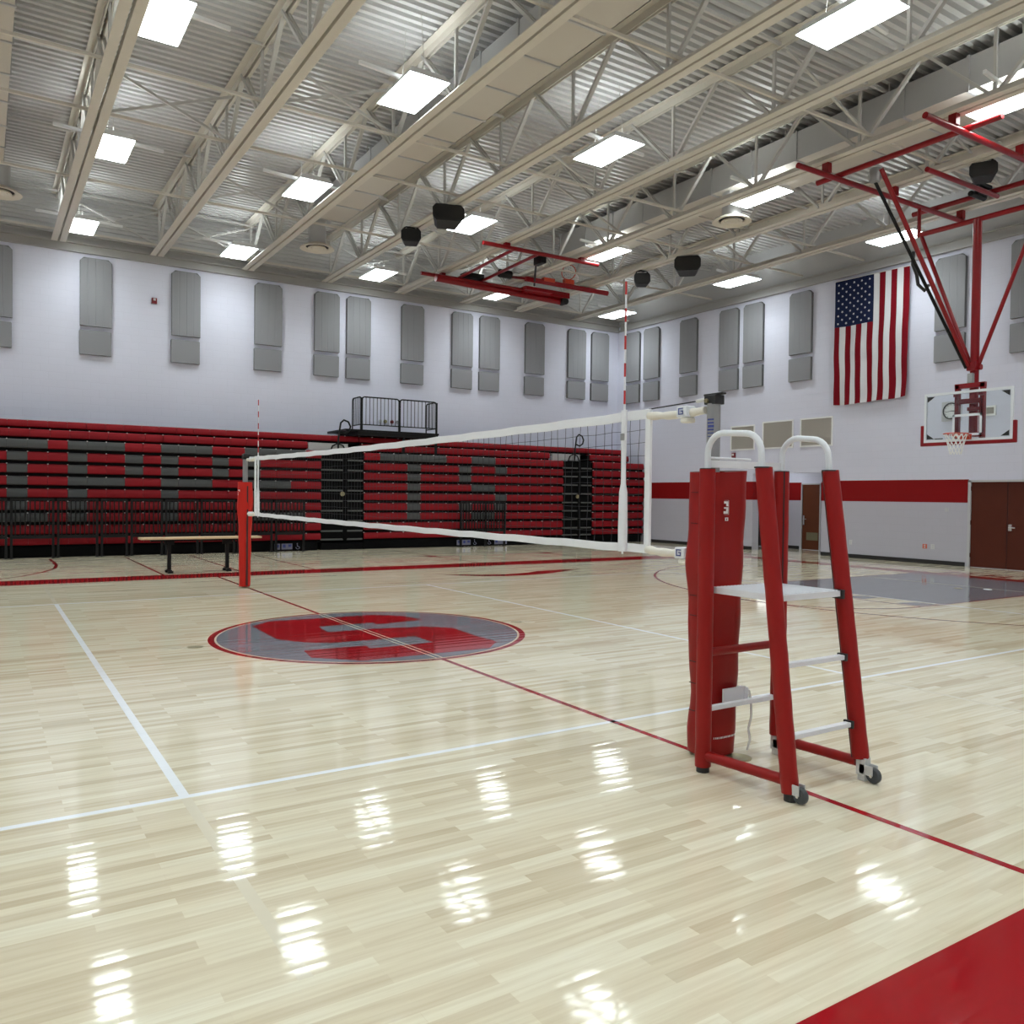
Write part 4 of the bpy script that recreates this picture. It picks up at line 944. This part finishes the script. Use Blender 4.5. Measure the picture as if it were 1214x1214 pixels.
mb = MB(); c = (BX-.40, yc, 3.05); mb.tube([(c[0]+.2286*math.cos(a*PI/16), c[1]+.2286*math.sin(a*PI/16), c[2]) for a in range(32)], .0105, 8, closed=True)
mb.box(BX-.19, BX-.02, yc-.10, yc+.10, 3.035, 3.05); mb.box(BX-.035, BX-.015, yc-.11, yc+.11, 2.95, 3.06)
mb.bar((BX-.34, yc-.2, 3.05), (BX-.03, yc-.08, 2.97), .02, .02); mb.bar((BX-.34, yc+.2, 3.05), (BX-.03, yc+.08, 2.97), .02, .02)
rim = mb.build('rim', ['rim'], t, 40)
mb = MB(); hoop_net(mb, c, .215, (0, 0, -1), (1, 0, 0)); mb.build('net', ['ropew'], rim)
# board carrier behind the glass
mb = MB()
for y_ in (yc-.25, yc+.27): mb.box(13.2, 13.28, y_-.045, y_+.045, 2.98, 4.10)
mb.box(13.2, 13.28, yc-.30, yc+.32, 4.02, 4.12); mb.box(13.2, 13.28, yc-.25, yc+.27, 3.70, 3.80); mb.box(13.2, 13.28, yc-.25, yc+.05, 3.55, 3.62)
mb.box(13.14, 13.2, yc-.29, yc-.21, 3.0, 3.1); mb.box(13.14, 13.2, yc+.23, yc+.31, 3.0, 3.1); mb.box(13.14, 13.2, yc-.29, yc-.21, 3.85, 3.93); mb.box(13.14, 13.2, yc+.23, yc+.31, 3.85, 3.93)
mb.tube([(13.17, yc-.23, 3.05), (13.17, yc-.23, 3.8)], .02, 8)
mb.build('board_carrier', ['hoopred'], t)
mb = MB(); mb.tube([(13.36, yc, 3.02), (13.36, yc, 7.5)], .085, 18); mb.build('mast', ['hoopred'], t, 40)
mb = MB(); mb.box(13.22, 13.34, yc-.09, yc+.09, 4.38, 4.56); mb.tube([(13.36, yc-.14, 4.45), (13.36, yc+.14, 4.45)], .06, 12); mb.build('brace_collar', ['hoopred'], t)
mb = MB(); mb.box(13.19, 13.28, yc-.05, yc+.06, 4.12, 4.32); mb.build('height_winch', ['alu'], t, bevel=.01)
def pipe(name, p, q, r, m_='hoopred'):
    mb = MB(); mb.tube([p, q], r, 12); return mb.build(name, [m_], t, 40)
pipe('hinge_pipe', (13.36, 1.32, 7.5), (13.36, -1.28, 7.5), .055)
pipe('brace', (13.36, 1.25, 7.48), (13.36, yc+.08, 4.5), .042); pipe('brace', (13.36, -1.21, 7.48), (13.36, yc-.08, 4.5), .042)
pipe('brace', (10.75, .50, 8.12), (13.24, yc+.06, 4.47), .045)
pipe('folding_strut', (11.0, .80, 8.02), (13.22, yc+.10, 4.44), .033, 'blackmetal')
# ceiling frame carrying it
for y_ in (1.30, -1.26): pipe('frame_pipe', (9.3, y_, 8.12), (15.25, y_, 8.12), .055)
pipe('frame_pipe', (11.5, .02, 8.12), (14.1, .02, 8.12), .05)
pipe('frame_pipe', (14.0, 1.85, 8.22), (14.0, -1.85, 8.22), .055); pipe('frame_pipe', (10.6, 1.85, 8.22), (10.6, -1.85, 8.22), .055)
for y_ in (1.3, -1.26): pipe('hinge_drop', (13.36, y_, 8.1), (13.36, y_, 7.5), .04)
for xj in (10.17, 12.42, 15.0):
    for y_ in (1.3, -1.26):
        mb = MB(); mb.box(xj-.06, xj+.06, y_-.07, y_+.07, 8.16, 8.35); mb.build('joist_clamp', ['hoopred'], t)
mb = MB(); mb.lathe((11.0, .80, 8.14), [(.001, -.16), (.10, -.13), (.13, 0), (.10, .13), (.001, .16)], 16); mb.build('pulley', ['alu'], t, 50)
mb = MB(); mb.box(13.55, 14.05, .1, .35, 8.28, 8.36); mb.box(13.6, 13.95, .12, .33, 8.13, 8.20); mb.tube([(13.45, .24, 8.12), (14.0, .24, 8.12)], .06, 10); mb.build('hoist_motor', ['blackmetal'], t, bevel=.01)
mb = MB(); pts = [(12.04, .60, 6.75), (12.02, .60, 6.5), (12.14, .58, 6.3), (12.16, .56, 6.1), (12.30, .50, 5.98), (12.38, .46, 6.1)]; mb.tube(pts, .035, 6); mb.build('cable_loop', ['black'], t, 40)

# ------------------------------------------------------------------ folded hoop high over the court
t = thing('basketball_hoop', 'red basketball hoop folded up flat against the ceiling in the middle of the gym', 'basketball hoop', (9, 12, 8.1))
for p, q, r in (((7.0, 9.34, 8.24), (10.75, 9.28, 8.24), .055), ((7.0, 12.95, 8.24), (9.2, 12.85, 8.24), .055), ((8.2, 12.95, 8.24), (7.98, 9.36, 8.24), .045), ((8.95, 12.85, 8.24), (8.76, 9.36, 8.24), .045)): pipe('frame_pipe', p, q, r)
for (xj, y_) in ((7.73, 9.34), (7.73, 12.95), (10.17, 9.3)):
    mb = MB(); mb.box(xj-.07, xj+.07, y_-.07, y_+.07, 8.27, 8.35); mb.build('joist_clamp', ['hoopred'], t)
pipe('mast', (7.32, 12.6, 8.07), (11.95, 12.6, 7.98), .10)
mb = MB(); mb.tube([(11.9, 12.62, 7.98), (11.9, 12.38, 7.98)], .12, 16); mb.build('pulley_wheel', ['black'], t, 40)
pipe('brace', (7.35, 12.55, 8.13), (10.6, 12.5, 8.14), .045); pipe('brace', (7.4, 12.75, 8.2), (11.2, 12.65, 8.12), .045)
# board lying flat, seen on its edge
TR = Matrix.Rotation(math.radians(15), 3, 'X'); TC = (11.5, 11.74, 8.26)
mb = MB(); mb.box(9.95, 13.05, 11.75, 12.55, 8.24, 8.28); mb.rot(TC, TR); mb.build('backboard', ['whitepaint'], t)
mb = MB(); mb.box(9.9, 13.1, 11.68, 11.78, 8.18, 8.33); mb.box(9.86, 9.95, 11.7, 12.55, 8.22, 8.30); mb.box(13.05, 13.13, 11.7, 12.55, 8.22, 8.3); mb.rot(TC, TR); mb.build('edge_pad', ['hoopred'], t, bevel=.02)
mb = MB(); mb.box(10.3, 12.0, 12.3, 12.75, 8.05, 8.22); mb.box(10.2, 11.2, 12.1, 12.3, 8.06, 8.16); mb.build('board_carrier', ['hoopred'], t)
mb = MB(); mb.box(10.55, 10.95, 11.65, 11.8, 8.27, 8.38); mb.build('pad_block', ['rim'], t)
rc = Vector((11.55, 11.76, 8.70)); ax = Vector((.80, .60, .0)).normalized(); s1 = Vector((0, 0, 1)); s2 = ax.cross(s1)
mb = MB(); mb.tube([rc+(s1*math.cos(a*PI/16)+s2*math.sin(a*PI/16))*.2286 for a in range(32)], .014, 8, closed=True); mb.box(11.38, 11.72, 11.70, 11.84, 8.32, 8.47); rim2 = mb.build('rim', ['rim'], t, 40)
mb = MB(); hoop_net(mb, rc, .215, Vector((.88, .2, -.35)), (0, 0, 1), .40, th=.013); mb.build('net', ['ropew'], rim2)
pipe('folding_strut', (8.95, 9.75, 8.15), (10.55, 12.2, 8.24), .03, 'blackmetal')
mb = MB(); mb.box(8.9, 9.05, 9.4, 9.8, 8.05, 8.3); mb.build('strut_bracket', ['blackmetal'], t)
mb = MB(); mb.box(8.3, 8.95, 12.55, 12.9, 8.26, 8.40); mb.tube([(8.9, 11.6, 8.24), (9.3, 11.6, 8.24)], .12, 12); mb.build('hoist_motor', ['blackmetal'], t, bevel=.01)

# ------------------------------------------------------------------ flag
t = thing('american_flag', 'large American flag hung vertically on the white wall beside the hoop', 'flag', (XE-.1, 5.1, 4.45))
y1, y0, z1, z0 = 6.22, 3.90, 8.06, 4.46; NX, NZ = 52, 70; mb = MB(); vs = []; fs = []; mi = []
def fdepth(s, r): return .12+(.026*math.sin(s*17+r*3)+.016*math.sin(s*31-r*5+1))*(.15+r)+.01*math.sin(r*23+s*4)*r
def fpos(s, r, o=0):
    yy = y1+(y0-y1)*s; sp = 1-.02*r*math.sin(r*2); yy = y1+(y0-y1)*(s*(1-.015*r)+.008*r*math.sin(r*9))
    zb_ = z0+.10*max(0, s-.5)*2*1.0-.03*math.sin(s*9)*.6
    return (XE-fdepth(s, r)-o, yy, z1-.03*s+(zb_-z1)*r)
for j in range(NZ+1):
    for i in range(NX+1): vs.append(fpos(i/NX, j/NZ))
for j in range(NZ):
    for i in range(NX):
        fs.append((j*(NX+1)+i, (j+1)*(NX+1)+i, (j+1)*(NX+1)+i+1, j*(NX+1)+i+1))
        st = int((i+.5)/NX*13); can = st < 7 and (j+.5)/NZ < .375
        mi.append(2 if can else (0 if st % 2 == 0 else 1))
mb.add(vs, fs, mi)
for ci in range(9):           # stars of the canton
    n_ = 6 if ci % 2 == 0 else 5
    for k in range(n_):
        rr = (.375/12)*(2*k+1) if n_ == 6 else (.375/12)*(2*k+2)
        ss = (7/13)*(ci+1)/10; c = []
        for q in range(10):
            a = q*PI/5+PI/2; R_ = .040 if q % 2 == 0 else .017
            c.append(fpos(ss+R_*math.cos(a)/2.24, rr+R_*math.sin(a)/3.6, .006))
        mb.poly(c, 1)
o = mb.build('cloth', ['f_red', 'f_white', 'f_blue'], t, 60)
mb = MB(); mb.tube([(XE-.12, y1+.02, z1+.012), (XE-.12, y0-.02, z1-.02)], .012, 8)
for q in (0, .5, 1): mb.tube([(XE-.13, y1+(y0-y1)*q, z1+.012-.03*q), (XE+.0, y1+(y0-y1)*q, z1+.012-.03*q)], .01, 6); mb.build('top_cord', ['ropew'], t)
